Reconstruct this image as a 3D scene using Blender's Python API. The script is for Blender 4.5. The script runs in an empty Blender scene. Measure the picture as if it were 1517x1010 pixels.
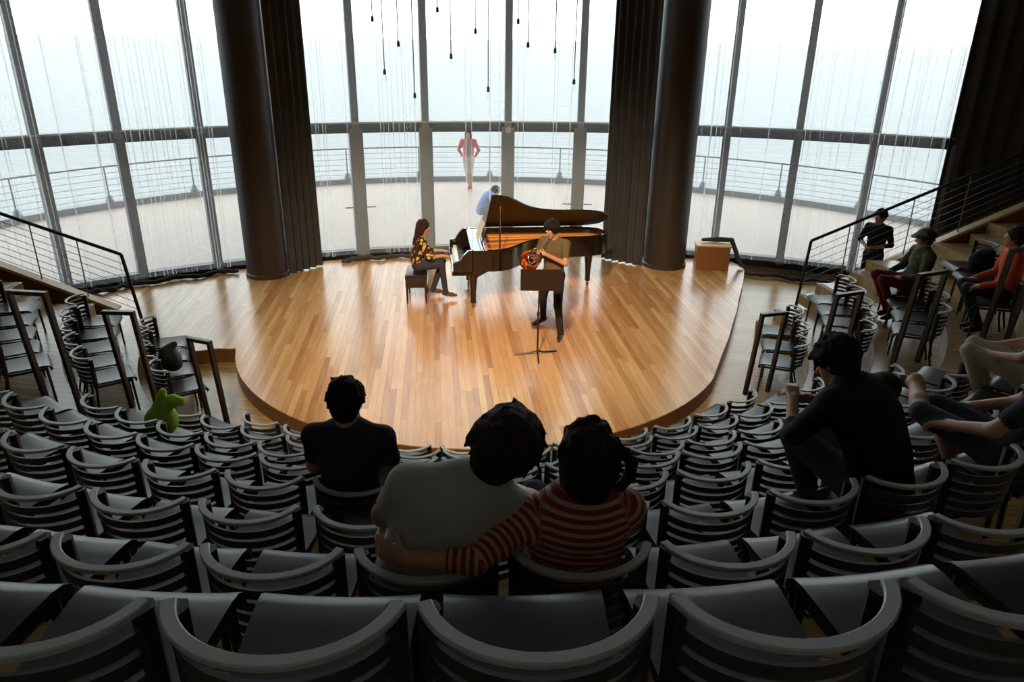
import bpy, bmesh, math, random
import numpy as np
from mathutils import Matrix, Vector
random.seed(7)
SC = bpy.context.scene
COL = SC.collection
# ------------------------------------------------------------------ camera
CAMX, CAMY, CAMZ = 0.466, -10.36, 4.057
PITCH, ROLL = math.radians(22.246), math.radians(0.7286)
cd = bpy.data.cameras.new('camera'); cam = bpy.data.objects.new('camera', cd); COL.objects.link(cam)
cd.sensor_width = 36.0; cd.lens = 36.0 * 1092.8 / 1517.0; cd.clip_start = 0.05; cd.clip_end = 5000
_r = Vector((1, 0, 0)); _u = Vector((0, math.sin(PITCH), math.cos(PITCH)))
_c, _s = math.cos(ROLL), math.sin(ROLL)
cx_ = _r * _c + _u * _s; cu_ = _u * _c - _r * _s; cz_ = cx_.cross(cu_)
cam.matrix_world = Matrix(((cx_.x, cu_.x, cz_.x, CAMX), (cx_.y, cu_.y, cz_.y, CAMY), (cx_.z, cu_.z, cz_.z, CAMZ), (0, 0, 0, 1)))
SC.camera = cam
# ------------------------------------------------------------------ world, exposure
SC.view_settings.view_transform = 'Standard'; SC.view_settings.look = 'None'
SC.view_settings.gamma = 1.0; SC.view_settings.use_curve_mapping = False
SC.view_settings.exposure = 0.0
wd = bpy.data.worlds.new('overcast_sky'); SC.world = wd; wd.use_nodes = True
nt = wd.node_tree; bg = nt.nodes['Background']
bg.inputs['Color'].default_value = (0.93, 0.975, 1.0, 1); bg.inputs['Strength'].default_value = 3.6
SC.cycles.max_bounces = 8; SC.cycles.transparent_max_bounces = 24; SC.cycles.diffuse_bounces = 4
SC.cycles.sample_clamp_indirect = 6.0
# ------------------------------------------------------------------ stage lamps (theatre spots hung from the ceiling, above the view)
def spot(name, loc, aim, power, col, angle, blend=0.9, rad=0.15):
    l = bpy.data.lights.new(name, 'SPOT'); o = bpy.data.objects.new(name, l); COL.objects.link(o)
    l.energy = power; l.color = col; l.spot_size = math.radians(angle); l.spot_blend = blend; l.shadow_soft_size = rad
    o.location = loc; d = Vector(aim) - Vector(loc); o.rotation_euler = d.to_track_quat('-Z', 'Y').to_euler()
    return o
spot('stage_spotlight', (0.6, -11.2, 8.2), (0.25, 0.75, 0.3), 4200, (1.0, 0.38, 0.13), 20, 0.9, 0.3)
spot('stage_spotlight', (-1.0, -10.6, 9.6), (0.1, 0.9, 0), 9200, (1.0, 0.78, 0.50), 38, 0.8, 0.4)

# ------------------------------------------------------------------ helpers
def link(o, parent=None):
    COL.objects.link(o)
    if parent is not None: o.parent = parent
    return o
def tag(o, label=None, cat=None, group=None, kind=None):
    if label: o['label'] = label
    if cat: o['category'] = cat
    if group: o['group'] = group
    if kind: o['kind'] = kind
    return o
def thing(name, label, cat, loc=(0, 0, 0), rz=0.0, group=None):
    o = bpy.data.objects.new(name, None); o.empty_display_size = 0.1
    o.location = loc; o.rotation_euler = (0, 0, rz); COL.objects.link(o)
    return tag(o, label, cat, group)
def copy_tree(o, parent=None):
    c = o.copy(); COL.objects.link(c); c.parent = parent
    for ch in o.children: copy_tree(ch, c)
    return c
V = Vector
def frame_from(d, up=V((0, 0, 1))):
    d = d.normalized()
    if abs(d.dot(up)) > 0.98: up = V((0, 1, 0))
    s = d.cross(up).normalized(); u = s.cross(d).normalized()
    return d, s, u
class MB:
    def __init__(self): self.v = []; self.f = []; self.m = []
    def add(self, vs, fs, m=0):
        b = len(self.v); self.v += [tuple(p) for p in vs]; self.f += [tuple(b + i for i in f) for f in fs]; self.m += [m] * len(fs); return self
    def box(self, c, s, M=None, m=0):
        hx, hy, hz = s[0] / 2, s[1] / 2, s[2] / 2
        vs = [V((x * hx, y * hy, z * hz)) for z in (-1, 1) for y in (-1, 1) for x in (-1, 1)]
        if M is not None: vs = [M @ p for p in vs]
        vs = [p + V(c) for p in vs]
        return self.add(vs, [(0, 2, 3, 1), (4, 5, 7, 6), (0, 1, 5, 4), (2, 6, 7, 3), (0, 4, 6, 2), (1, 3, 7, 5)], m)
    def bbox(self, c, s, bev=0.01, M=None, m=0, seg=2):
        bm = bmesh.new(); bmesh.ops.create_cube(bm, size=1)
        for p in bm.verts: p.co = V((p.co.x * s[0], p.co.y * s[1], p.co.z * s[2]))
        bmesh.ops.bevel(bm, geom=list(bm.edges), offset=bev, segments=seg, affect='EDGES', profile=0.6)
        vs = [p.co.copy() for p in bm.verts]
        for i, p in enumerate(bm.verts): p.index = i
        fs = [[p.index for p in f.verts] for f in bm.faces]; bm.free()
        if M is not None: vs = [M @ p for p in vs]
        return self.add([p + V(c) for p in vs], fs, m)
    def tube(self, pts, r, seg=8, closed=False, m=0, cap=True, sx=1.0, sy=1.0):
        pts = [V(p) for p in pts]; n = len(pts)
        rr = r if isinstance(r, (list, tuple)) else [r] * n
        rings = []; prev = None
        for i in range(n):
            if closed: d = pts[(i + 1) % n] - pts[i - 1]
            elif i == 0: d = pts[1] - pts[0]
            elif i == n - 1: d = pts[-1] - pts[-2]
            else: d = (pts[i + 1] - pts[i]).normalized() + (pts[i] - pts[i - 1]).normalized()
            d = d.normalized()
            if prev is None: _, s, u = frame_from(d)
            else:
                s = prev - d * prev.dot(d)
                s = s.normalized() if s.length > 1e-6 else frame_from(d)[1]
                u = s.cross(d)
            prev = s
            rings.append([pts[i] + (s * math.cos(2 * math.pi * k / seg) * sx + u * math.sin(2 * math.pi * k / seg) * sy) * rr[i] for k in range(seg)])
        vs = [p for ring in rings for p in ring]; fs = []
        for i in range(n if closed else n - 1):
            a = i * seg; b = ((i + 1) % n) * seg
            for k in range(seg): fs.append((a + k, a + (k + 1) % seg, b + (k + 1) % seg, b + k))
        if cap and not closed: fs.append(tuple(range(seg - 1, -1, -1))); fs.append(tuple((n - 1) * seg + k for k in range(seg)))
        return self.add(vs, fs, m)
    def sweep(self, prof, path, ups=None, closed=False, m=0):
        # prof: list of (side, up) ; path: points ; side axis is horizontal-ish
        path = [V(p) for p in path]; n = len(path); k = len(prof); vs = []
        for i in range(n):
            if closed: d = path[(i + 1) % n] - path[i - 1]
            else: d = path[min(i + 1, n - 1)] - path[max(i - 1, 0)]
            d.normalize(); s = d.cross(V((0, 0, 1))).normalized(); u = s.cross(d).normalized()
            vs += [path[i] + s * a + u * b for a, b in prof]
        fs = []
        for i in range(n if closed else n - 1):
            a = i * k; b = ((i + 1) % n) * k
            for j in range(k): fs.append((a + j, b + j, b + (j + 1) % k, a + (j + 1) % k))
        if not closed: fs.append(tuple(range(k))); fs.append(tuple((n - 1) * k + j for j in range(k - 1, -1, -1)))
        return self.add(vs, fs, m)
    def lathe(self, prof, seg=16, M=None, m=0):
        vs = []; n = len(prof)
        for r, z in prof:
            for k in range(seg):
                a = 2 * math.pi * k / seg; p = V((r * math.cos(a), r * math.sin(a), z)); vs.append(M @ p if M is not None else p)
        fs = [(i * seg + k, i * seg + (k + 1) % seg, (i + 1) * seg + (k + 1) % seg, (i + 1) * seg + k) for i in range(n - 1) for k in range(seg)]
        fs.append(tuple(range(seg - 1, -1, -1))); fs.append(tuple((n - 1) * seg + k for k in range(seg)))
        return self.add(vs, fs, m)
    def prism(self, poly, z0, z1, m=0, M=None):
        n = len(poly); vs = [V((x, y, z0)) for x, y in poly] + [V((x, y, z1)) for x, y in poly]
        if M is not None: vs = [M @ p for p in vs]
        return self.add(vs, [tuple(range(n - 1, -1, -1)), tuple(range(n, 2 * n))] + [(i, (i + 1) % n, n + (i + 1) % n, n + i) for i in range(n)], m)
    def mesh(self, name, mats, smooth=False):
        me = bpy.data.meshes.new(name); me.from_pydata(self.v, [], self.f)
        for mm in (mats if isinstance(mats, (list, tuple)) else [mats]): me.materials.append(mm)
        if len(set(self.m)) > 1: me.polygons.foreach_set('material_index', self.m)
        if smooth:
            me.polygons.foreach_set('use_smooth', [True] * len(me.polygons))
            me.set_sharp_from_angle(angle=math.radians(40 if smooth is True else smooth))
        me.update(); return me
    def build(self, name, mats, parent=None, smooth=False, label=None):
        o = link(bpy.data.objects.new(name, self.mesh(name, mats, smooth)), parent)
        if label: o['label'] = label
        return o
def RX(a): return Matrix.Rotation(a, 3, 'X')
def RY(a): return Matrix.Rotation(a, 3, 'Y')
def RZ(a): return Matrix.Rotation(a, 3, 'Z')

# ------------------------------------------------------------------ materials
MATS = {}
def mat(name, col, rough=0.5, metal=0.0, var=0.12, scale=6.0, bump=0.0, bscale=60.0, spec=0.5, coat=0.0, stretch=(1, 1, 1), coords='Object'):
    if name in MATS: return MATS[name]
    m = bpy.data.materials.new(name); m.use_nodes = True; N = m.node_tree.nodes; L = m.node_tree.links
    b = N['Principled BSDF']; b.inputs['Roughness'].default_value = rough; b.inputs['Metallic'].default_value = metal
    b.inputs['Specular IOR Level'].default_value = spec; b.inputs['Coat Weight'].default_value = coat
    tc = N.new('ShaderNodeTexCoord'); mp = N.new('ShaderNodeMapping'); mp.inputs['Scale'].default_value = stretch
    L.new(tc.outputs[coords], mp.inputs['Vector'])
    nz = N.new('ShaderNodeTexNoise'); nz.inputs['Scale'].default_value = scale; nz.inputs['Detail'].default_value = 4; L.new(mp.outputs[0], nz.inputs['Vector'])
    mx = N.new('ShaderNodeMix'); mx.data_type = 'RGBA'
    mx.inputs[6].default_value = tuple(c * (1 - var) for c in col) + (1,); mx.inputs[7].default_value = tuple(min(1, c * (1 + var)) for c in col) + (1,)
    L.new(nz.outputs['Fac'], mx.inputs[0]); L.new(mx.outputs[2], b.inputs['Base Color'])
    if bump > 0:
        n2 = N.new('ShaderNodeTexNoise'); n2.inputs['Scale'].default_value = bscale; L.new(mp.outputs[0], n2.inputs['Vector'])
        bp = N.new('ShaderNodeBump'); bp.inputs['Strength'].default_value = bump; bp.inputs['Distance'].default_value = 0.01
        L.new(n2.outputs['Fac'], bp.inputs['Height']); L.new(bp.outputs[0], b.inputs['Normal'])
    MATS[name] = m; return m
def wood(name, cols, rough=0.3, grain=(14, 1.2, 6), objrandom=False, spec=0.5):
    m = bpy.data.materials.new(name); m.use_nodes = True; N = m.node_tree.nodes; L = m.node_tree.links
    b = N['Principled BSDF']; b.inputs['Roughness'].default_value = rough; b.inputs['Specular IOR Level'].default_value = spec
    tc = N.new('ShaderNodeTexCoord'); mp = N.new('ShaderNodeMapping'); mp.inputs['Scale'].default_value = grain
    L.new(tc.outputs['Object'], mp.inputs['Vector'])
    nz = N.new('ShaderNodeTexNoise'); nz.inputs['Scale'].default_value = 2.2; nz.inputs['Detail'].default_value = 6; nz.inputs['Distortion'].default_value = 0.6
    L.new(mp.outputs[0], nz.inputs['Vector'])
    rp = N.new('ShaderNodeValToRGB'); e = rp.color_ramp.elements
    e[0].position = 0.0; e[0].color = cols[0] + (1,); e[1].position = 1.0; e[1].color = cols[-1] + (1,)
    for i in range(1, len(cols) - 1):
        q = e.new(i / (len(cols) - 1)); q.color = cols[i] + (1,)
    if objrandom:
        oi_ = N.new('ShaderNodeObjectInfo'); ge = N.new('ShaderNodeNewGeometry'); oa = N.new('ShaderNodeMath'); oa.operation = 'ADD'
        L.new(oi_.outputs['Random'], oa.inputs[0]); L.new(ge.outputs['Random Per Island'], oa.inputs[1]); oi = N.new('ShaderNodeMath'); oi.operation = 'FRACT'; L.new(oa.outputs[0], oi.inputs[0]); ad = N.new('ShaderNodeMath'); ad.operation = 'MULTIPLY_ADD'
        L.new(nz.outputs['Fac'], ad.inputs[0]); ad.inputs[1].default_value = 0.55
        sb = N.new('ShaderNodeMath'); sb.operation = 'MULTIPLY_ADD'; L.new(oi.outputs[0], sb.inputs[0]); sb.inputs[1].default_value = 0.55; sb.inputs[2].default_value = -0.05
        L.new(sb.outputs[0], ad.inputs[2]); L.new(ad.outputs[0], rp.inputs[0])
        mp2 = N.new('ShaderNodeVectorMath'); mp2.operation = 'ADD'; L.new(mp.outputs[0], mp2.inputs[0])
        cb = N.new('ShaderNodeCombineXYZ'); ml = N.new('ShaderNodeMath'); ml.operation = 'MULTIPLY'; L.new(oi.outputs[0], ml.inputs[0]); ml.inputs[1].default_value = 37.0
        for k in range(3): L.new(ml.outputs[0], cb.inputs[k])
        L.new(cb.outputs[0], mp2.inputs[1]); L.new(mp2.outputs[0], nz.inputs['Vector'])
    else:
        L.new(nz.outputs['Fac'], rp.inputs[0])
    L.new(rp.outputs[0], b.inputs['Base Color'])
    rr = N.new('ShaderNodeMapRange'); rr.inputs[3].default_value = rough * 0.85; rr.inputs[4].default_value = rough * 1.25
    L.new(nz.outputs['Fac'], rr.inputs[0]); L.new(rr.outputs[0], b.inputs['Roughness'])
    MATS[name] = m; return m
def plank_floor(name, c1, c2, seam, width=0.10, length=1.6, rough=0.3, rot=0.0, spec=0.5):
    m = bpy.data.materials.new(name); m.use_nodes = True; N = m.node_tree.nodes; L = m.node_tree.links
    b = N['Principled BSDF']; b.inputs['Roughness'].default_value = rough; b.inputs['Specular IOR Level'].default_value = spec
    tc = N.new('ShaderNodeTexCoord'); mp = N.new('ShaderNodeMapping'); mp.inputs['Rotation'].default_value = (0, 0, rot); L.new(tc.outputs['Object'], mp.inputs['Vector'])
    bk = N.new('ShaderNodeTexBrick'); bk.inputs['Scale'].default_value = 1.0; bk.inputs['Brick Width'].default_value = length; bk.inputs['Row Height'].default_value = width
    bk.inputs['Mortar Size'].default_value = 0.0025; bk.inputs['Color1'].default_value = c1 + (1,); bk.inputs['Color2'].default_value = c2 + (1,); bk.inputs['Mortar'].default_value = seam + (1,)
    L.new(mp.outputs[0], bk.inputs['Vector'])
    mp2 = N.new('ShaderNodeMapping'); mp2.inputs['Scale'].default_value = (1.5, 20, 5); L.new(mp.outputs[0], mp2.inputs['Vector'])
    nz = N.new('ShaderNodeTexNoise'); nz.inputs['Scale'].default_value = 2; nz.inputs['Detail'].default_value = 5; L.new(mp2.outputs[0], nz.inputs['Vector'])
    mr = N.new('ShaderNodeMapRange'); mr.inputs[3].default_value = 0.72; mr.inputs[4].default_value = 1.2; L.new(nz.outputs['Fac'], mr.inputs[0])
    mx = N.new('ShaderNodeMix'); mx.data_type = 'RGBA'; mx.blend_type = 'MULTIPLY'; mx.inputs[0].default_value = 1.0
    L.new(bk.outputs['Color'], mx.inputs[6]); L.new(mr.outputs[0], mx.inputs[7]); L.new(mx.outputs[2], b.inputs['Base Color'])
    MATS[name] = m; return m
def veil(name, col, opacity):
    m = bpy.data.materials.new(name); m.use_nodes = True; N = m.node_tree.nodes; L = m.node_tree.links
    for n in list(N):
        if n.type != 'OUTPUT_MATERIAL': N.remove(n)
    out = [n for n in N if n.type == 'OUTPUT_MATERIAL'][0]
    tr = N.new('ShaderNodeBsdfTransparent'); tl = N.new('ShaderNodeBsdfTranslucent'); tl.inputs[0].default_value = col + (1,)
    df = N.new('ShaderNodeBsdfDiffuse'); df.inputs[0].default_value = col + (1,)
    m1 = N.new('ShaderNodeMixShader'); m1.inputs[0].default_value = 0.3; L.new(tl.outputs[0], m1.inputs[1]); L.new(df.outputs[0], m1.inputs[2])
    m2 = N.new('ShaderNodeMixShader'); L.new(tr.outputs[0], m2.inputs[1]); L.new(m1.outputs[0], m2.inputs[2])
    tc = N.new('ShaderNodeTexCoord'); nz = N.new('ShaderNodeTexNoise'); nz.inputs['Scale'].default_value = 2.0; L.new(tc.outputs['Object'], nz.inputs['Vector'])
    mr = N.new('ShaderNodeMapRange'); mr.inputs[3].default_value = opacity * 0.92; mr.inputs[4].default_value = opacity * 1.08; L.new(nz.outputs['Fac'], mr.inputs[0]); L.new(mr.outputs[0], m2.inputs[0])
    L.new(m2.outputs[0], out.inputs['Surface']); MATS[name] = m; return m
def glass(name):
    m = bpy.data.materials.new(name); m.use_nodes = True; N = m.node_tree.nodes; L = m.node_tree.links
    for n in list(N):
        if n.type != 'OUTPUT_MATERIAL': N.remove(n)
    out = [n for n in N if n.type == 'OUTPUT_MATERIAL'][0]
    tr = N.new('ShaderNodeBsdfTransparent'); tr.inputs[0].default_value = (0.95, 0.98, 0.975, 1)
    gl = N.new('ShaderNodeBsdfGlossy'); gl.inputs['Roughness'].default_value = 0.02
    mx = N.new('ShaderNodeMixShader'); mx.inputs[0].default_value = 0.05; L.new(tr.outputs[0], mx.inputs[1]); L.new(gl.outputs[0], mx.inputs[2]); L.new(mx.outputs[0], out.inputs['Surface'])
    MATS[name] = m; return m
M_STAGE = wood('stage_board_wood', [(0.24, 0.10, 0.035), (0.42, 0.22, 0.085), (0.55, 0.33, 0.15), (0.66, 0.46, 0.24)], 0.21, (9, 0.9, 5), True)
M_STAGESIDE = wood('stage_side_wood', [(0.10, 0.04, 0.015), (0.17, 0.07, 0.028)], 0.45)
M_FLOOR = plank_floor('tier_floor_wood', (0.44, 0.30, 0.12), (0.34, 0.22, 0.085), (0.08, 0.045, 0.02), 0.11, 1.7, 0.26, math.radians(8))
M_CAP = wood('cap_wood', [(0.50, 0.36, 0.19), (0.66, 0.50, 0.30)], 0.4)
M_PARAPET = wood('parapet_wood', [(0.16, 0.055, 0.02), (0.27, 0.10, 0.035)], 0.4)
M_CHAIR = mat('chair_graphite_paint', (0.040, 0.043, 0.044), 0.38, 0.0, 0.15, 9)
M_RAIL = mat('chair_rail_skylit', (0.40, 0.43, 0.43), 0.38, 0.0, 0.1, 9)  # chair paint lightened: sky reflected on the rail tops, put into the colour
M_SEAT = mat('chair_seat_black', (0.018, 0.019, 0.019), 0.36, 0.0, 0.2, 5, bump=0.02, bscale=90, spec=0.40)
M_LEG = mat('chair_leg_black', (0.02, 0.02, 0.02), 0.45)
M_BLACKSTEEL = mat('black_steel', (0.014, 0.013, 0.013), 0.4, 0.2)
M_STRIP = mat('nosing_grey', (0.16, 0.165, 0.17), 0.6, 0.0, 0.2, 30)
M_MULLION = mat('mullion_reflection_grey', (0.15, 0.165, 0.18), 0.5, 0.0)  # dark steel lightened, the reflections on the mullions put into the base colour
M_TRANSOM = mat('transom_dark_steel', (0.012, 0.015, 0.016), 0.45, 0.2)
M_LEDGE = mat('ledge_skylit_pale_grey', (0.40, 0.42, 0.42), 0.5)  # sky light on the transom ledge put into its colour; round fitting itself pale
M_GLASS = glass('window_glass')
M_VEIL = veil('sheer_white_net', (0.92, 0.94, 0.94), 0.10)
M_DRAPE = mat('black_velvet', (0.055, 0.053, 0.053), 0.9, 0, 0.3, 3, bump=0.1, bscale=200, spec=0.2)
M_COLUMN = mat('column_dark_brown', (0.032, 0.021, 0.015), 0.5, 0, 0.25, 2)
M_WALL = mat('dark_wall', (0.05, 0.046, 0.042), 0.8, 0, 0.2, 2)
M_DECK = plank_floor('outside_deck_boards', (0.42, 0.345, 0.30), (0.38, 0.31, 0.27), (0.27, 0.21, 0.18), 0.14, 2.4, 0.55, math.radians(96))
M_KERB = mat('deck_kerb_grey', (0.22, 0.24, 0.25), 0.6)
M_GALV = mat('railing_grey_steel', (0.20, 0.22, 0.23), 0.45, 0.3)

# ------------------------------------------------------------------ plan (metres, origin at the stage's centre, audience towards -y)
RR = [9.277, 8.47, 7.684, 6.949, 6.279, 5.647, 4.998, 4.356]      # rows A (highest) .. H (front)
FZ = [2.33, 1.82, 1.42, 1.08, 0.77, 0.44, 0.12, -0.21]
WC = V((1.247, -8.294)); WR = 12.93
def wall_pt(a, dr=0.0, z=0.0):
    a = math.radians(a); return V((WC.x + (WR + dr) * math.sin(a), WC.y + (WR + dr) * math.cos(a), z))
SO = [1.0, 1.0, 0.95, 0.85, 0.68, 0.46, 0.27, 0.12]
def side_off(i, th):      # the side blocks open out a little
    return SO[i] * min(1.5 if th < 0 else 1.25, max(0, (abs(th - 8) - 45) / 32))
def polar(r, th, z=0.0):
    t = math.radians(th); return V((r * math.sin(t), -r * math.cos(t), z))
# ------------------------------------------------------------------ floor and tiers
def struct(o): o['kind'] = 'structure'; return o
floor_poly = [(wall_pt(a, 0.12).x, wall_pt(a, 0.12).y) for a in range(38, -50, -4)] + [(-12.7, 0.7), (-12.7, -13.5), (12.7, -13.5), (12.7, 2.3)]
struct(MB().prism(floor_poly[::-1], -0.6, -0.21).build('floor', M_FLOOR))
def rf(i, th):      # front edge radius of tier i (7 = the front floor)
    return RR[i + 1] + 0.20 + side_off(i + 1, th)
for i in range(6, -2, -1):
    z = FZ[i] if i >= 0 else 2.86
    ra_ = RR[i + 1] + 0.2 + SO[i + 1] * 1.25 if i >= 0 else RR[0] + 1.4
    rb_ = RR[i] + 0.2 + SO[i] * 1.25 if i > 0 else (RR[0] + 1.4 if i == 0 else 12.4)
    yl = {6: 0.75, 5: 1.15}.get(i, 1.38)
    lo, hia, hib = (-83.0 if i == 6 else -87.0), 90 + math.degrees(math.asin(yl / ra_)), 90 + math.degrees(math.asin(yl / rb_))
    ths = [(lo + (hia - lo) * k / 95, lo + (hib - lo) * k / 95) for k in range(96)]
    vs = []; fs = []
    for th, tb in ths:
        if i >= 0:
            a, b = rf(i, th), (rf(i - 1, tb) if i > 0 else RR[0] + 0.22 + side_off(0, tb))
        else: a, b = RR[0] + 0.22 + side_off(0, th), 12.4
        vs += [polar(a, th, -0.3), polar(a, th, z), polar(b, tb, z), polar(b, tb, -0.3)]
    n = len(ths)
    for k in range(n - 1):
        o = 4 * k; p = o + 4
        fs += [(o, p, p + 1, o + 1), (o + 1, p + 1, p + 2, o + 2), (o + 2, p + 2, p + 3, o + 3), (o + 3, p + 3, p, o)]
    fs += [(0, 1, 2, 3), (4 * n - 1, 4 * n - 2, 4 * n - 3, 4 * n - 4)]
    t = MB().add(vs, fs).build('seating_tier', M_FLOOR); struct(t)
    # half step and nosing strips where the two aisles cross the tier front
    for (a0, a1) in ((-45.5, -34.5), (51.0, 60.5), (lo + 0.4, lo + 6.5), (hia - 7.5, hia - 0.4)):
        if i < 0: continue
        dz = (FZ[i] - FZ[i + 1]) / 2
        s = MB(); st = MB()
        q = [a0 + (a1 - a0) * k / 6 for k in range(7)]
        vs = []; fs = []
        for th in q:
            r1 = rf(i, th); r0 = r1 - 0.30
            vs += [polar(r0, th, FZ[i + 1]), polar(r0, th, FZ[i + 1] + dz), polar(r1, th, FZ[i + 1] + dz), polar(r1, th, FZ[i + 1])]
        for k in range(6):
            o = 4 * k; p = o + 4; fs += [(o, p, p + 1, o + 1), (o + 1, p + 1, p + 2, o + 2), (o + 2, p + 2, p + 3, o + 3)]
        fs += [(0, 1, 2, 3), (27, 26, 25, 24)]
        s.add(vs, fs); s.build('aisle_step', M_FLOOR, t)
        for (ro, zz) in ((-0.30, FZ[i + 1] + dz), (0.0, FZ[i])):
            st = MB(); vs = []; fs = []
            for th in q:
                r0 = rf(i, th) + ro + 0.015
                vs += [polar(r0, th, zz), polar(r0, th, zz + 0.004), polar(r0 + 0.055, th, zz + 0.004), polar(r0 + 0.055, th, zz)]
            for k in range(6):
                o = 4 * k; p = o + 4; fs += [(o, p, p + 1, o + 1), (o + 1, p + 1, p + 2, o + 2), (o + 2, p + 2, p + 3, o + 3)]
            st.add(vs, fs + [(0, 1, 2, 3), (27, 26, 25, 24)]); st.build('nosing_strip', M_STRIP, t)
# ------------------------------------------------------------------ stage: a slab and separate boards
PHI = math.radians(6.0)
def to_uv(x, y): return (x * math.cos(PHI) + y * math.sin(PHI), -x * math.sin(PHI) + y * math.cos(PHI))
def from_uv(u, v): return (u * math.cos(PHI) - v * math.sin(PHI), u * math.sin(PHI) + v * math.cos(PHI))
front = [(-6.6, -1.75), (-5.4, -1.42), (-4.0, -0.99), (-3.63, -0.84), (-3.62, -0.86)]
front += [(3.5 * math.sin(math.radians(a)), -3.5 * math.cos(math.radians(a))) for a in range(-76, 63, 3)]
front += [(3.43, -0.80), (3.66, -0.25), (3.89, 0.37), (4.13, 1.0), (4.36, 1.68), (4.66, 2.5), (4.90, 3.25), (4.97, 3.6)]
back = [(wall_pt(a, -0.25).x, wall_pt(a, -0.25).y) for a in np.arange(16.6, -37, -2.0)] + [(-6.6, 1.7)]
def in_uv(lst): return sorted([to_uv(*p) for p in lst])
stage = struct(MB().prism(front + back, -0.205, -0.014).build('stage', M_STAGESIDE))
fu = np.array(in_uv(front)); bu = np.array(in_uv(back))
def vf(u): return float(np.interp(u, fu[:, 0], fu[:, 1]))
def vb(u): return float(np.interp(u, bu[:, 0], bu[:, 1]))
W = 0.078
u = -6.4; strips = []
while u < 5.2:
    us = [u + 0.0007, u + W / 2, u + W - 0.0007]
    lo = min(vf(x) for x in us); hi = max(vb(x) for x in us)
    v = lo - random.uniform(0, 1.5)
    while v < hi:
        ln = random.uniform(1.6, 3.2); v1 = v + ln
        low = [(x, max(v + 0.001, vf(x))) for x in us]; up = [(x, min(v1 - 0.001, vb(x))) for x in us]
        if all(b[1] - a[1] > 0.02 for a, b in zip(low, up)):
            poly = [from_uv(*p) for p in low] + [from_uv(*p) for p in reversed(up)]
            cx0 = sum(p[0] for p in poly) / 6; cy0 = sum(p[1] for p in poly) / 6
            strips.append((poly, cx0, cy0))
        v = v1
    u += W
strips.sort(key=lambda s: math.hypot(s[1] - CAMX, s[2] - CAMY))
rest = MB()
for k, (poly, cx0, cy0) in enumerate(strips):
    loc = [((x - cx0) * math.cos(PHI) + (y - cy0) * math.sin(PHI), -(x - cx0) * math.sin(PHI) + (y - cy0) * math.cos(PHI)) for x, y in poly]
    if k < 300:
        o = MB().prism(loc, -0.012, random.uniform(-0.0004, 0.0004)).build('board', M_STAGE, stage); o.location = (cx0, cy0, 0); o.rotation_euler = (0, 0, PHI)
    else: rest.prism([(x, y) for x, y in poly], -0.012, 0)
if rest.v: o = rest.build('far_boards', M_STAGE, stage); o['kind'] = 'stuff'
# ------------------------------------------------------------------ room shell
CEIL = 11.5
struct(MB().box((0, -1.5, CEIL + 0.1), (27, 26, 0.2)).build('ceiling', mat('ceiling_pale', (0.42, 0.41, 0.39), 0.8, 0, 0.1, 2)))
struct(MB().box((0, -13.6, CEIL / 2 - 0.3), (26, 0.3, CEIL + 0.6)).build('wall_back', mat('back_wall_panel', (0.60, 0.53, 0.46), 0.7, 0, 0.1, 2)))
def wall_seg(name, a, b, th=0.3):
    a = V(a); b = V(b); d = (b - a).normalized(); n = V((-d.y, d.x)) * th
    struct(MB().prism([tuple(a), tuple(b), tuple(b + n), tuple(a + n)][::-1], -0.6, CEIL).build(name, M_WALL))
pl = wall_pt(-46.2, 0.1); prr = wall_pt(31.8, 0.1)
wall_seg('wall_left', (-12.6, -13.6), (-12.6, 0.75)); wall_seg('wall_left_front', (-12.6, 0.75), (pl.x, pl.y))
wall_seg('wall_right', (12.6, 2.35), (12.6, -13.6)); wall_seg('wall_right_front', (prr.x, prr.y), (12.6, 2.35))
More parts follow.
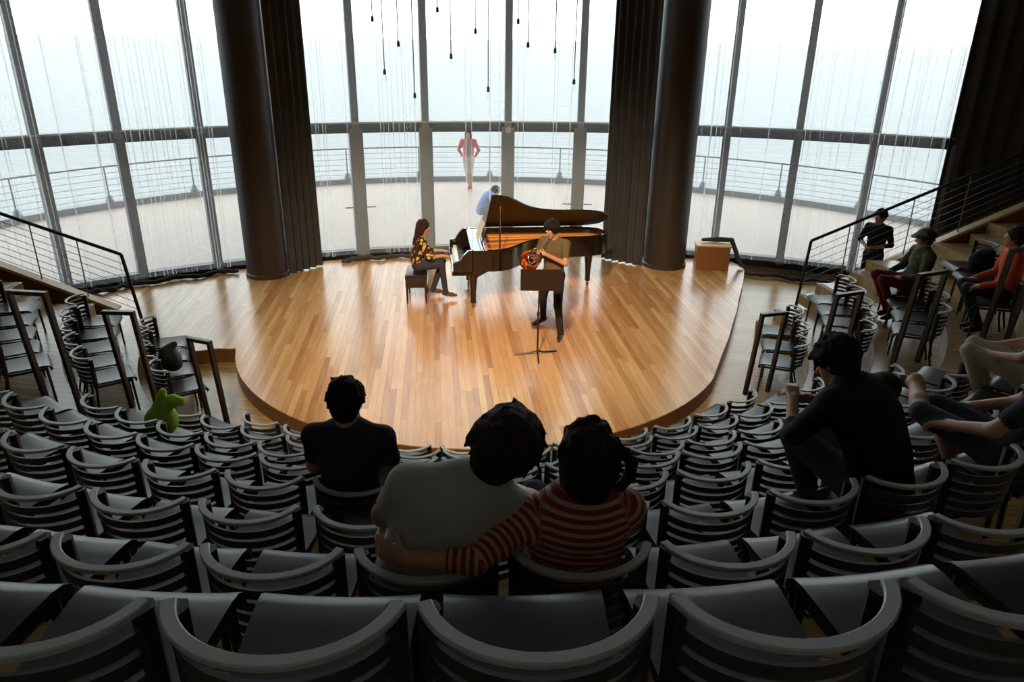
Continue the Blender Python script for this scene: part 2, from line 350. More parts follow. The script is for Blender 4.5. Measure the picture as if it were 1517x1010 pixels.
# ------------------------------------------------------------------ curved window wall: three bays
def arc_path(a0, a1, dr, z, step=1.0):
    n = max(2, int(abs(a1 - a0) / step) + 1); return [wall_pt(a0 + (a1 - a0) * k / (n - 1), dr, z) for k in range(n)]
MULL = {1: [-46.0, -40.25, -34.95, -29.25, -23.2], 2: [-23.0, -17.1, -11.2, -4.05, 2.25, 8.4], 3: [8.6, 14.7, 20.4, 26.2, 31.6]}
ZT = 2.47
for n in (1, 2, 3):
    A = MULL[n]
    w = struct(bpy.data.objects.new('window_%d' % n, None)); COL.objects.link(w)
    for k, a in enumerate(A):
        M = RZ(-math.radians(a)); wid = 0.135
        c = wall_pt(a); off = M @ V((0, 0, 0))
        MB().bbox((c.x, c.y, (ZT + CEIL) / 2), (wid, 0.22, CEIL - ZT), 0.008, M).build('mullion', M_MULLION, w)
        wl = 0.25 if n == 2 else 0.15
        MB().bbox((c.x, c.y, ZT / 2), (wl, 0.26, ZT), 0.008, M).build('mullion', M_MULLION, w)
    prof = [(-0.08, -0.085), (0.08, -0.085), (0.08, 0.085), (-0.08, 0.085)]
    MB().sweep(prof, arc_path(A[0], A[-1], -0.02, ZT)).build('transom', M_TRANSOM, w)
    MB().sweep([(-0.10, 0.09), (0.10, 0.09), (0.10, 0.115), (-0.10, 0.115)], arc_path(A[0], A[-1], -0.05, ZT)).build('transom_ledge', M_LEDGE, w)
    MB().sweep([(-0.09, -0.14), (0.09, -0.14), (0.09, 0.07), (-0.09, 0.07)], arc_path(A[0], A[-1], 0, 0.05)).build('sill', M_TRANSOM, w)
    for a0, a1 in zip(A[:-1], A[1:]):
        p, q = wall_pt(a0 + 0.15, 0.03), wall_pt(a1 - 0.15, 0.03)
        for z0, z1 in ((0.12, ZT - 0.08), (ZT + 0.08, CEIL)):
            d = (q - p).normalized(); nn = V((-d.y, d.x, 0)) * 0.008
            MB().prism([(p.x, p.y), (q.x, q.y), (q.x + nn.x, q.y + nn.y), (p.x + nn.x, p.y + nn.y)], z0, z1).build('pane', M_GLASS, w)
    if n == 2:
        for a in (-17.1, 2.25):
            for sd in (-1, 1):
                c = wall_pt(a + sd * 0.95, -0.10, 0.98); d = RZ(-math.radians(a)) @ V((0.16 * sd, 0, 0))
                MB().tube([c - d * 0.5, c + d * 0.5], 0.012, 6).build('door_handle', M_TRANSOM, w)
        c = wall_pt(-4.05, -0.16, ZT - 0.05)
        MB().lathe([(0.02, -0.03), (0.055, -0.02), (0.055, 0.02), (0.02, 0.03)], 14, Matrix.Translation(c) @ Matrix.Rotation(math.pi / 2, 4, 'X')).build('round_fitting', M_LEDGE, w, smooth=True)
# sheer net curtains with gathered pleats
def sheer(a0, a1, label, seed, nfold, nclust):
    rnd = random.Random(seed); path = []; L = a1 - a0
    folds = sorted([a0 + L * rnd.random() for _ in range(nfold)] + [c + rnd.gauss(0, 0.45) for c in [a0 + L * rnd.random() for _ in range(nclust)] for _ in range(4)])
    folds = [f for f in folds if a0 + 0.3 < f < a1 - 0.3]
    a = a0; fi = 0; ph = rnd.random() * 6
    top = []; bot = []
    def put(a, off, lean=0.0): top.append(wall_pt(a, -0.42 + off, CEIL)); bot.append(wall_pt(a + lean, -0.42 + off, 0.13))
    while a < a1:
        off = 0.018 * math.sin(a * 5.1 + ph) + 0.012 * math.sin(a * 11.3 + ph * 2)
        if fi < len(folds) and a >= folds[fi]:
            w = rnd.uniform(0.04, 0.11); ln = rnd.gauss(0, 0.12)
            put(a, off, ln); put(a + w, off - 0.03, ln)
            for z_ in range(rnd.choice((1, 2, 3))): put(a + w * 0.15, off - 0.04 - 0.01 * z_, ln); put(a + w * 1.05, off - 0.045 - 0.01 * z_, ln)
            put(a + w * 0.2, off - 0.03, ln); put(a + w * 1.1, off - 0.02, ln)
            a += w * 1.2; fi += 1
        else: put(a, off)
        a += 0.28
    n = len(top); vs = []
    for p, q in zip(top, bot): vs += [q, p]
    fs = [(2 * k, 2 * k + 2, 2 * k + 3, 2 * k + 1) for k in range(n - 1)]
    o = MB().add(vs, fs).build('sheer_curtain', M_VEIL, None, smooth=True)
    return tag(o, label, 'curtain')
sheer(-46.0, -27.0, 'white sheer net curtain over the window bay beside the empty side seats', 3, 14, 4)
sheer(-21.5, 7.0, 'white sheer net curtain over the window bay behind the grand piano', 5, 16, 3)
sheer(12.0, 31.4, 'white sheer net curtain over the window bay beside the wooden plinth', 11, 13, 4)
# dark fabric roll lying along the foot of each net curtain
def hem(a0, a1, label, seed):
    rnd = random.Random(seed); pts = []; n = 40
    for k in range(n):
        a = a0 + (a1 - a0) * k / (n - 1); pts.append(wall_pt(a, -0.46 + 0.05 * math.sin(k * 0.7 + seed) + rnd.uniform(-0.02, 0.02), 0.05 + rnd.uniform(-0.01, 0.015)))
    rr = [rnd.uniform(0.035, 0.055) for _ in range(n)]
    return tag(MB().tube(pts, rr, 8).build('curtain_hem_roll', M_DRAPE, smooth=True), label, 'fabric roll')
hem(-43, -28.0, 'black fabric roll on the floor under the net curtain beside empty side seats', 2)
hem(-19.3, -6, 'black fabric roll on the floor under the net curtain behind the pianist', 4)
h_ = hem(13.0, 27.0, 'black fabric roll on the floor under the net curtain beside the wooden plinth', 6)
for v_ in h_.data.vertices: v_.co.z -= 0.19
# black velvet drapes
def drape(path, label, amp=0.05, wl=0.16, z0=0.02, z1=CEIL, seed=1):
    rnd = random.Random(seed); path = [V(p) for p in path]; pts = []; s = 0.0
    for p, q in zip(path[:-1], path[1:]):
        L = (q - p).length; k = max(2, int(L / 0.02)); d = (q - p) / L; n = V((-d.y, d.x))
        for i in range(k):
            c = p + d * (L * i / k); pts.append(c + n * amp * (math.sin(2 * math.pi * s / wl + 0.8 * math.sin(s * 2.3)) * (0.75 + 0.25 * math.sin(s * 5.1)))); s += L / k
    vs = []; th = 0.012
    for i, p in enumerate(pts):
        d = (pts[min(i + 1, len(pts) - 1)] - pts[max(i - 1, 0)]).normalized(); n = V((-d.y, d.x)) * th
        vs += [(p.x, p.y, z0), (p.x, p.y, z1), (p.x + n.x, p.y + n.y, z1), (p.x + n.x, p.y + n.y, z0)]
    fs = []
    for i in range(len(pts) - 1):
        o = 4 * i; q = o + 4
        for j in range(4): fs.append((o + j, q + j, q + (j + 1) % 4, o + (j + 1) % 4))
    fs += [(0, 1, 2, 3), (len(vs) - 1, len(vs) - 2, len(vs) - 3, len(vs) - 4)]
    o = MB().add(vs, fs).build('black_drape', M_DRAPE, None, smooth=60); return tag(o, label, 'curtain')
drape([(-3.62, 2.62), (-3.40, 2.95), (-3.17, 3.27)], 'long black velvet drape between the brown column and the pianist\'s window', seed=1)
drape([(2.24, 3.98), (2.55, 3.74), (2.98, 3.42)], 'long black velvet drape beside the column behind the piano tail', seed=2)
drape([(7.88, 2.58), (9.0, 2.38), (10.5, 2.16), (12.2, 2.0), (12.36, -4.5)], 'wide black velvet drape covering the wall above the stair rail with the standing man', 0.06, 0.3, seed=3)
drape([(-8.05, 0.50), (-10.0, 0.42), (-12.2, 0.40)], 'black velvet drape at the far end of the window bay beside empty side seats', 0.06, 0.3, seed=4)
def column(x, y, r, label):
    prof = [(r * 1.06, 0), (r * 1.06, 0.06), (r, 0.08), (r, CEIL)]
    o = MB().lathe(prof, 40, Matrix.Translation((x, y, 0.0))).build('column', M_COLUMN, None, smooth=True); struct(o); o['label'] = label
column(-4.03, 2.66, 0.37, 'dark brown round column near the pianist'); column(3.42, 3.62, 0.40, 'dark brown round column beside the wooden plinth')
# ------------------------------------------------------------------ outside: deck, kerb, railing, sea
deck = [(wall_pt(a, 0.14).x, wall_pt(a, 0.14).y) for a in range(-46, 33, 3)]
deck += [(12.9 * math.sin(math.radians(a)), 12.9 * math.cos(math.radians(a))) for a in range(60, -78, -3)]
struct(MB().prism(deck, -0.3, -0.01).build('deck', M_DECK))
kerb = [(12.72 * math.sin(math.radians(a)), 12.72 * math.cos(math.radians(a)), 0.06) for a in range(-78, 61, 3)]
struct(MB().sweep([(-0.14, -0.07), (0.14, -0.07), (0.14, 0.08), (-0.14, 0.08)], kerb).build('deck_kerb', M_KERB))
rl = thing('deck_railing', 'grey steel railing with thin cables round the outside deck by the sea', 'railing')
for k, z in enumerate((1.02, 0.86, 0.71, 0.56, 0.41, 0.27)):
    MB().tube([(12.62 * math.sin(math.radians(a)), 12.62 * math.cos(math.radians(a)), z) for a in range(-76, 60, 2)], 0.022 if k == 0 else 0.006, 6).build('top_rail' if k == 0 else 'cable', M_GALV, rl)
for a in [-1.3 + 9.75 * k for k in range(-7, 7)]:
    p = (12.66 * math.sin(math.radians(a)), 12.66 * math.cos(math.radians(a)))
    MB().lathe([(0.10, 0.14), (0.10, 0.19), (0.055, 0.30), (0.02, 0.33), (0.018, 1.02)], 10, Matrix.Translation((p[0], p[1], 0))).build('post', M_GALV, rl)
msea = bpy.data.materials.new('sea_water'); msea.use_nodes = True; N = msea.node_tree.nodes; L = msea.node_tree.links
b = N['Principled BSDF']; b.inputs['Base Color'].default_value = (0.235, 0.246, 0.249, 1); b.inputs['Roughness'].default_value = 0.4; b.inputs['IOR'].default_value = 1.33; b.inputs['Specular IOR Level'].default_value = 0.22
tc = N.new('ShaderNodeTexCoord'); mp = N.new('ShaderNodeMapping'); mp.inputs['Scale'].default_value = (0.22, 0.9, 1); L.new(tc.outputs['Object'], mp.inputs['Vector'])
nz = N.new('ShaderNodeTexNoise'); nz.inputs['Scale'].default_value = 1.0; nz.inputs['Detail'].default_value = 8; nz.inputs['Roughness'].default_value = 0.65; L.new(mp.outputs[0], nz.inputs['Vector'])
bp_ = N.new('ShaderNodeBump'); bp_.inputs['Strength'].default_value = 0.8; bp_.inputs['Distance'].default_value = 0.8; L.new(nz.outputs['Fac'], bp_.inputs['Height']); L.new(bp_.outputs[0], b.inputs['Normal'])
o = MB().add([(-2500, 5, -3.2), (2500, 5, -3.2), (2500, 4000, -3.2), (-2500, 4000, -3.2)], [(0, 1, 2, 3)]).build('sea', msea)
tag(o, 'pale grey rippled sea beyond the outside deck railing', 'sea', kind='stuff')
# ------------------------------------------------------------------ chairs
HW, DA = 0.2140, 0.145
PH = math.radians(78)
def arc_pts(off, z, n=13, frac=1.0, tilt=0.0):
    out = []
    for k in range(n):
        a = (-1 + 2 * k / (n - 1)) * PH * frac
        out.append(V(((HW - off) * math.sin(a) / math.sin(PH), -(DA - off) * (math.cos(a) - math.cos(PH)) / (1 - math.cos(PH)) - tilt, z)))
    return out
def make_chair():
    t = thing('slat_back_chair', 'x', 'chair')
    # seat with a waterfall front edge
    s = MB(); vs = []; fs = []; nx = 7; prof = [(-0.045, 0.430), (0.02, 0.428), (0.16, 0.426), (0.28, 0.430), (0.345, 0.431), (0.385, 0.424), (0.41, 0.405), (0.418, 0.38)]
    for side in (0, 1):
        for (y, z) in prof:
            hw = 0.183 + 0.018 * (y + 0.045) / 0.46
            for i in range(nx):
                x = -1 + 2 * i / (nx - 1)
                vs.append((x * hw, y - (0.02 if side and z < 0.41 else 0), z + 0.012 * x * x - (0.018 if side else 0)))
    m = len(prof); q = m * nx
    for j in range(m - 1):
        for i in range(nx - 1):
            a = j * nx + i; fs.append((a, a + 1, a + nx + 1, a + nx)); fs.append((q + a, q + a + nx, q + a + nx + 1, q + a + 1))
    for j in range(m - 1):
        a = j * nx; fs.append((a, a + nx, q + a + nx, q + a)); b_ = a + nx - 1; fs.append((b_, q + b_, q + b_ + nx, b_ + nx))
    for i in range(nx - 1): fs.append((i, q + i, q + i + 1, i + 1)); a = (m - 1) * nx + i; fs.append((a, a + 1, q + a + 1, q + a))
    s.add(vs, fs).build('seat', M_SEAT, t, smooth=35)
    MB().sweep([(-0.012, -0.008), (0.012, -0.008), (0.015, -0.002), (0.015, 0.005), (0.012, 0.008), (-0.012, 0.008), (-0.015, 0.005), (-0.015, -0.002)], arc_pts(0.0, 0.752, 23)).build('top_rail', M_RAIL, t, smooth=35)
    for k, z in enumerate((0.685, 0.630, 0.575, 0.520, 0.465)):
        tl = -0.012 * (k + 1) * 0.6
        MB().sweep([(-0.005, -0.017), (0.006, -0.017), (0.006, 0.017), (-0.005, 0.017)], arc_pts(0.002, z, 17, 0.97, tl)).build('slat', M_CHAIR, t, smooth=35)
    for sx in (-1, 1):
        p = V((sx * (HW - 0.010), -0.006, 0))
        MB().tube([p + V((0, 0.012, 0.735)), p + V((0, 0.014, 0.58)), p + V((0, 0.014, 0.40))], 0.022, 6, sx=1.0, sy=1.2).build('back_post', M_LEG, t)
        MB().tube([p + V((0, 0.014, 0.41)), p + V((0, 0.0, 0.2)), p + V((0, -0.05, 0.0))], [0.016, 0.014, 0.012], 6).build('leg', M_LEG, t)
        MB().tube([(sx * 0.182, 0.36, 0.41), (sx * 0.182, 0.37, 0.2), (sx * 0.182, 0.38, 0.0)], [0.016, 0.014, 0.012], 6).build('leg', M_LEG, t)
    MB().sweep([(-0.01, -0.012), (0.01, -0.012), (0.01, 0.012), (-0.01, 0.012)], [(-0.172, 0.02, 0.395), (-0.182, 0.35, 0.395), (0.182, 0.35, 0.395), (0.172, 0.02, 0.395)], closed=True).build('seat_frame', M_LEG, t)
    return t
PROTO = make_chair(); USED = [False]
ORD = ['eighth', 'seventh', 'sixth', 'fifth', 'fourth', 'third', 'second', 'front']
def chair(i, th, label, group=None, dr=0.0, tw=0.0):
    o = PROTO if not USED[0] else copy_tree(PROTO); USED[0] = True
    p = polar(RR[i] + dr + side_off(i, th), th, FZ[i]); o.location = p; o.rotation_euler = (0, 0, math.radians(th + tw)); o['label'] = label
    o.scale = (0.985 if i == 6 else 1.0, 1, 1)
    if group: o['group'] = group
    elif 'group' in o: del o['group']
    return o
ROWS = [(0.3, 2.93, -9.5, 12.5), (1.4, 3.28, -13, 16), (-1.2, 3.8, -18, 27), (-7.3, 4.15, -25, 43.5), (-13.0, 4.27, -35, 47.5), (-12.6, 4.82, -33.5, 48), (-19.8, 5.3, -32, 46.5), (-20.6, 7.0, -30, 46)]
SPECIAL = {(1, 0): 'grey slat-back chair under the man in the pale T-shirt', (1, 1): 'grey slat-back chair under the woman in the red striped top',
           (3, 1): 'grey slat-back chair under the audience member in the plain navy shirt', (2, 5): 'grey slat-back chair under the man in black leaning forward',
           (1, -1): 'empty grey slat-back chair directly beside the man in the pale T-shirt', (1, 2): 'empty grey slat-back chair directly beside the woman in the red striped top',
           (3, 0): 'empty grey slat-back chair beside the navy shirt, on the pianist\'s side', (3, 2): 'empty grey slat-back chair beside the navy shirt, on the piano tail side',
           (2, 4): 'empty grey slat-back chair beside the man in black, towards the couple', (2, 6): 'empty grey slat-back chair between the man in black and the bare-legged person',
           (5, -3): 'grey slat-back chair holding the crumpled lime green bag', (3, 8): 'grey slat-back chair holding the loose white papers', (2, 3): 'grey slat-back chair with a small black phone on its seat',
           (2, 7): 'grey slat-back chair under the person with bare crossed legs', (3, 12): 'grey slat-back chair under the person in pale khaki trousers'}
SPECIAL_SIDE = {(7, -60.4): 'grey slat-back chair holding the slumped black backpack', (5, 84.5): 'grey slat-back chair under the person in the green cap', (4, 82.2): 'grey slat-back chair under the heaped dark coat', (4, 72.6): 'grey slat-back chair under the person in the orange-red top'}
for i, (t0, sp, lo, hi) in enumerate(ROWS):
    for k in range(-14, 18):
        th = t0 + sp * k
        if not lo < th < hi: continue
        rn = ORD[i]
        lab = SPECIAL.get((i, k))
        if not lab and i >= 4 and not lo < th - sp: lab = 'empty slat-back chair at the aisle end of the %s row, middle block, pianist\'s side' % rn
        if not lab and i >= 4 and not th + sp < hi: lab = 'empty slat-back chair at the aisle end of the %s row, middle block, piano tail side' % rn
        if lab: chair(i, th, lab)
        else: chair(i, th, 'empty dark grey slat-back chair in the %s row up from the stage, middle block' % rn if rn != 'front' else 'empty dark grey slat-back chair in the front row round the stage, middle block', '%s row of the middle seating block' % rn)
SIDE_L = {7: [-53.6, -60.4, -67.2, -74.0], 6: [-53.6, -59.1, -64.6, -70.1, -75.6], 5: [-53.8, -58.8, -63.8, -68.8, -73.8], 4: [-70, -75]}
for i, L in SIDE_L.items():
    for th in L:
        if (i, th) in SPECIAL_SIDE: chair(i, th, SPECIAL_SIDE[(i, th)]); continue
        chair(i, th, 'grey slat-back chair, %s row of the side block at the pianist\'s end' % ORD[i], '%s row of the side block at the pianist\'s end' % ORD[i], 0.0, 0.0)
SIDE_R = {7: [68.4, 76.0, 84.0], 6: [68.2, 73.6, 79.0, 84.4, 89.8], 5: [68.8, 74.0, 79.2, 84.5], 4: [72.6, 77.4, 82.2, 87.0]}
for i, L in SIDE_R.items():
    for k, th in enumerate(L):
        if (i, th) in SPECIAL_SIDE: chair(i, th, SPECIAL_SIDE[(i, th)]); continue
        lab = 'grey slat-back chair, %s row of the side block at the piano tail end' % ORD[i]
        chair(i, th, lab, '%s row of the side block at the piano tail end' % ORD[i], 0.0, 0.0)
# ------------------------------------------------------------------ handrail loops at the aisle end of each side row
def loop(a, b, z, h, lean, label, inner_drop=0.0):
    a = V(a); b = V(b); c = (a + b) / 2; sg = 1 if c.x < 0 else -1; tn = V((-c.y, c.x)).normalized() * (0.07 * sg); a = a + tn; b = b + tn; c = c + tn; out = V((c.x, c.y)).normalized()
    t = thing('aisle_handrail', label, 'handrail', (c.x, c.y, z)); l = V((out.x * lean, out.y * lean, 0))
    pa = V((a.x - c.x, a.y - c.y, 0)); pb = V((b.x - c.x, b.y - c.y, -inner_drop))
    for p in (pa, pb):
        q = V((p.x, p.y, 0)) + l + V((0, 0, h))
        d, s, u_ = frame_from(q - p); R = Matrix((s, u_, d)).transposed()
        rz = RZ(math.atan2(pb.y - pa.y, pb.x - pa.x))
        vs = []
        for base in (p, q):
            for (dx, dy) in ((-0.02, -0.026), (0.02, -0.026), (0.02, 0.026), (-0.02, 0.026)): vs.append(base + rz @ V((dx, dy, 0)))
        MB().add(vs, [(3, 2, 1, 0), (4, 5, 6, 7)] + [(k, (k + 1) % 4, 4 + (k + 1) % 4, 4 + k) for k in range(4)]).build('post', M_BLACKSTEEL, t)
    qa, qb = V((pa.x, pa.y, 0)) + l + V((0, 0, h)), V((pb.x, pb.y, 0)) + l + V((0, 0, h))
    e = (qb - qa).normalized() * 0.02
    MB().sweep([(-0.026, -0.02), (0.026, -0.02), (0.026, 0.02), (-0.026, 0.02)], [qa - e, qb + e]).build('top_bar', M_BLACKSTEEL, t)
PE, TE = "at the pianist's end aisle", 'at the piano tail end aisle'
loop((-3.10, -2.72), (-2.84, -2.82), -0.05, 1.0, 0.07, 'black steel handrail loop by the front side row ' + PE, 0.15)
loop((-3.70, -3.17), (-3.41, -3.18), 0.30, 1.12, 0.08, 'black steel handrail loop by the second side row ' + PE, 0.17)
loop((-4.31, -3.61), (-3.94, -3.66), 0.62, 1.16, 0.08, 'black steel handrail loop by the third side row ' + PE, 0.17)
loop((3.44, -1.94), (3.75, -1.85), -0.05, 1.08, 0.07, 'black steel handrail loop by the front side row ' + TE, 0.0)
loop((4.16, -2.22), (4.50, -2.08), 0.28, 1.10, 0.07, 'black steel handrail loop by the second side row ' + TE, 0.0)
loop((4.88, -2.51), (5.26, -2.34), 0.60, 1.12, 0.07, 'black steel handrail loop by the third side row ' + TE, 0.0)
loop((5.67, -2.72), (6.10, -2.52), 0.92, 1.14, 0.07, 'black steel handrail loop by the fourth side row ' + TE, 0.0)
# ------------------------------------------------------------------ sloping parapets with cable rails at the ends of the side blocks
def parapet(p0, p1, z0, slope, lab_p, rail0, rail_slope, post_x, lab_r, base):
    p0, p1 = V(p0), V(p1); L = (p1 - p0).length; d = (p1 - p0) / L; n = V((-d.y, d.x)) * 0.06
    t = thing('sloping_parapet', lab_p, 'parapet', (p0.x, p0.y, -0.21)); t['kind'] = 'structure'
    z1 = z0 + slope * L; q = p1 - p0
    vs = []
    for s in (-1, 1):
        vs += [(n.x * s, n.y * s, 0), (q.x + n.x * s, q.y + n.y * s, 0), (q.x + n.x * s, q.y + n.y * s, z1 + 0.21), (n.x * s, n.y * s, z0 + 0.21)]
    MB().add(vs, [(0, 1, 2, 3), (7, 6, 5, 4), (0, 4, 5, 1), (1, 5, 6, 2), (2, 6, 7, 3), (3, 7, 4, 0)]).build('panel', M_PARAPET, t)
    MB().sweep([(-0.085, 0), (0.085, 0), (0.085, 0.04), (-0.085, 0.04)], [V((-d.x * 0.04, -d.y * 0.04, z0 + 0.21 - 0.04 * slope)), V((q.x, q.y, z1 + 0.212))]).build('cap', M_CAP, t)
    r = thing('stair_rail', lab_r, 'stair rail', (p0.x, p0.y, -0.21))
    r0 = V(rail0) - V((p0.x, p0.y, -0.21)); b0 = V(base) - V((p0.x, p0.y, -0.21))
    Lr = L - (V((rail0[0], rail0[1])) - p0).dot(d)
    r1 = r0 + V((d.x * Lr, d.y * Lr, rail_slope * Lr))
    MB().tube([b0, r0], 0.026, 8).build('newel_post', M_BLACKSTEEL, r)
    MB().tube([r0, r1], 0.026, 8).build('handrail', M_BLACKSTEEL, r)
    capz = lambda s: z0 + 0.25 + slope * s
    for s in post_x:
        x = V((d.x * s, d.y * s, 0)); sr = s - (V((r0.x, r0.y)).dot(d)); zr = r0.z + rail_slope * sr
        MB().tube([x + V((0, 0, capz(s) - 0.03)), x + V((0, 0, zr))], 0.010, 6).build('post', M_GALV, r)
    for k in range(1, 8):
        f = k / 8.0; a = b0 + (r0 - b0) * (0.12 + 0.85 * f); e = r1 * f + V((q.x, q.y, capz(L))) * (1 - f)
        MB().tube([a, e], 0.0045, 5).build('cable', M_GALV, r)
parapet((-5.50, 0.06), (-9.6, -0.30), 0.24, 0.46, 'wood panelled sloping parapet beside the empty side seats', (-5.24, 0.03, 1.09), 0.40, (0.35, 0.95, 1.55, 2.2, 2.9), 'black stair rail with thin cables above the empty side seats', (-5.09, 0.0, 0.0))
parapet((5.55, 1.5), (11.2, 1.42), 0.12, 0.50, 'wood panelled sloping parapet behind the seated person in the green cap', (5.36, 1.5, 1.05), 0.475, (0.4, 1.35, 2.15, 3.1, 4.2), 'black stair rail with thin cables in front of the standing man in black', (5.30, 1.55, -0.21))
# ------------------------------------------------------------------ wooden plinth by the column
pt = thing('wooden_plinth', 'brown wooden plinth with a pale top beside the round column', 'plinth', (4.30, 3.46, 0), math.radians(-6))
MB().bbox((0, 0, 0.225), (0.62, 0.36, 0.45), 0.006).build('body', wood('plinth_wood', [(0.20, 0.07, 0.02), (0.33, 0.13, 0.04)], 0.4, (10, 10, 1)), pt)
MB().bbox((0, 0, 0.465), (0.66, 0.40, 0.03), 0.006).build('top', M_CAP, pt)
rb = MB(); rnd = random.Random(3); pts = [(4.1, 3.56, 0.525), (4.4, 3.54, 0.54), (4.66, 3.50, 0.54), (4.78, 3.48, 0.28), (4.86, 3.45, 0.07), (4.92, 3.40, 0.05)]
tag(rb.tube(pts, [0.03, 0.05, 0.05, 0.045, 0.04, 0.03], 8).build('fabric_tail', M_DRAPE, smooth=True), 'black fabric end trailing over the wooden plinth to the floor', 'fabric')
# ------------------------------------------------------------------ hanging bulbs
M_CORD = mat('bulb_cord_black', (0.01, 0.01, 0.01), 0.6); M_BULB = glass('bulb_glass')
bt = thing('pendant_bulb', 'unlit clear bulb hanging on a thin black cord in front of the big window', 'pendant bulb', group='pendant bulbs hanging above the piano')
BUL = [(-1.78, 4.32), (-1.63, 3.54), (-1.39, 3.96), (-1.16, 3.19), (-0.76, 4.46), (-0.56, 3.79), (-0.17, 4.16), (0.03, 3.3), (0.5, 4.31), (0.66, 3.97), (1.09, 3.89), (1.41, 3.43)]
for k, (x, z) in enumerate(BUL):
    if k == 0: o = bt
    else: o = bpy.data.objects.new('pendant_bulb', None); COL.objects.link(o); tag(o, bt['label'], 'pendant bulb', bt['group'])
    o.location = (x, 2.2, z)
    MB().tube([(0, 0, 0.03), (0.004, 0, (CEIL - z) * 0.5), (0, 0, CEIL - z)], 0.008, 5).build('cord', M_CORD, o)
    MB().lathe([(0.008, 0.05), (0.022, 0.035), (0.024, -0.03), (0.018, -0.035)], 10).build('socket', M_CORD, o, smooth=True)
    MB().lathe([(0.014, -0.03), (0.02, -0.05), (0.034, -0.085), (0.036, -0.105), (0.026, -0.13), (0.008, -0.142)], 12).build('bulb', M_BULB, o, smooth=True)
# ------------------------------------------------------------------ grand piano
M_PIANO = mat('piano_black_lacquer', (0.010, 0.006, 0.004), 0.12, 0, 0.1, 3, coat=0.5)
M_PLATE = mat('piano_gold_plate', (0.70, 0.33, 0.09), 0.38, 0.0, 0.2, 5)
M_STRING = mat('piano_strings', (0.62, 0.36, 0.15), 0.4, 0.3)
M_IVORY = mat('piano_white_keys', (0.80, 0.78, 0.72), 0.3, 0, 0.03)
M_SHARP = mat('piano_black_keys', (0.01, 0.01, 0.01), 0.3)
M_FELT = mat('piano_red_felt', (0.25, 0.03, 0.02), 0.9)
M_BRASS = mat('brass', (0.55, 0.33, 0.10), 0.25, 1.0, 0.1)
pn = thing('grand_piano', 'black concert grand piano with its lid propped open on the stage', 'piano', (-0.56, 1.52, 0), math.radians(6.8))
def bez(p0, p1, p2, p3, n):
    return [tuple((1 - t) ** 3 * a + 3 * (1 - t) ** 2 * t * b + 3 * (1 - t) * t * t * c + t ** 3 * d for a, b, c, d in zip(p0, p1, p2, p3)) for t in [k / n for k in range(n)]]
HWP = 0.77
out_ = [(0.30, -HWP), (0.66, -HWP)] + bez((0.66, -HWP), (1.05, -0.75), (1.05, -0.30), (1.5, -0.10), 10)[1:] + bez((1.5, -0.10), (1.7, -0.02), (1.85, -0.03), (2.0, -0.03), 4) + bez((2.0, -0.03), (2.5, -0.02), (2.74, 0.12), (2.72, 0.42), 8) + bez((2.72, 0.42), (2.70, 0.70), (2.5, HWP), (2.2, HWP), 6) + [(2.2, HWP), (0.30, HWP)]
def inset(poly, d):
    n = len(poly); r = []
    for k in range(n):
        a, b, c = V(poly[k - 1]), V(poly[k]), V(poly[(k + 1) % n]); e1 = (b - a).normalized(); e2 = (c - b).normalized()
        n1 = V((-e1.y, e1.x)); n2 = V((-e2.y, e2.x)); nn = (n1 + n2); nn = nn / max(0.3, nn.dot(n1)) if nn.length > 1e-6 else n1
        r.append(tuple(b + nn * d))
    return r
inn = inset(out_, 0.055)
def ring(o_, i_, z0, z1):
    n = len(o_); vs = [(x, y, z) for z in (z0, z1) for x, y in o_] + [(x, y, z) for z in (z0, z1) for x, y in i_]; fs = []
    for k in range(n):
        j = (k + 1) % n; fs += [(k, j, n + j, n + k), (2 * n + j, 2 * n + k, 3 * n + k, 3 * n + j), (n + k, n + j, 3 * n + j, 3 * n + k), (j, k, 2 * n + k, 2 * n + j)]
    return MB().add(vs, fs)
case = ring(out_, inn, 0.66, 1.0).build('case', M_PIANO, pn, smooth=30)
MB().prism(inn, 0.70, 0.74).build('soundboard', wood('soundboard_wood', [(0.50, 0.22, 0.06), (0.66, 0.34, 0.12)], 0.4, (2, 12, 1)), pn)
plate = ring(inset(out_, 0.06), inset(out_, 0.16), 0.86, 0.89)
for (x0, y0, x1, y1) in ((0.55, -0.3, 1.3, 0.1), (0.55, 0.05, 2.2, 0.45), (0.55, 0.38, 2.5, 0.55)):
    a, b_ = V((x0, y0)), V((x1, y1)); d = (b_ - a).normalized(); n_ = V((-d.y, d.x)) * 0.02
    plate.prism([tuple(a - n_), tuple(b_ - n_), tuple(b_ + n_), tuple(a + n_)], 0.87, 0.90)
plate.box((0.52, 0, 0.875), (0.22, 1.38, 0.03)); plate.build('iron_plate', M_PLATE, pn)
st = MB()
for k in range(46):
    y = -0.66 + 1.32 * k / 45; xe = float(np.interp(y, [-0.66, -0.5, -0.2, 0.0, 0.2, 0.66], [0.80, 0.95, 1.2, 1.7, 2.4, 2.5]))
    st.tube([(0.62, y, 0.862), (xe, min(0.66, y + 0.1), 0.862)], 0.0022, 3, cap=False)
st.build('strings', M_STRING, pn)
MB().box((0.62, 0, 0.885), (0.05, 1.36, 0.012)).build('felt_strip', M_FELT, pn)
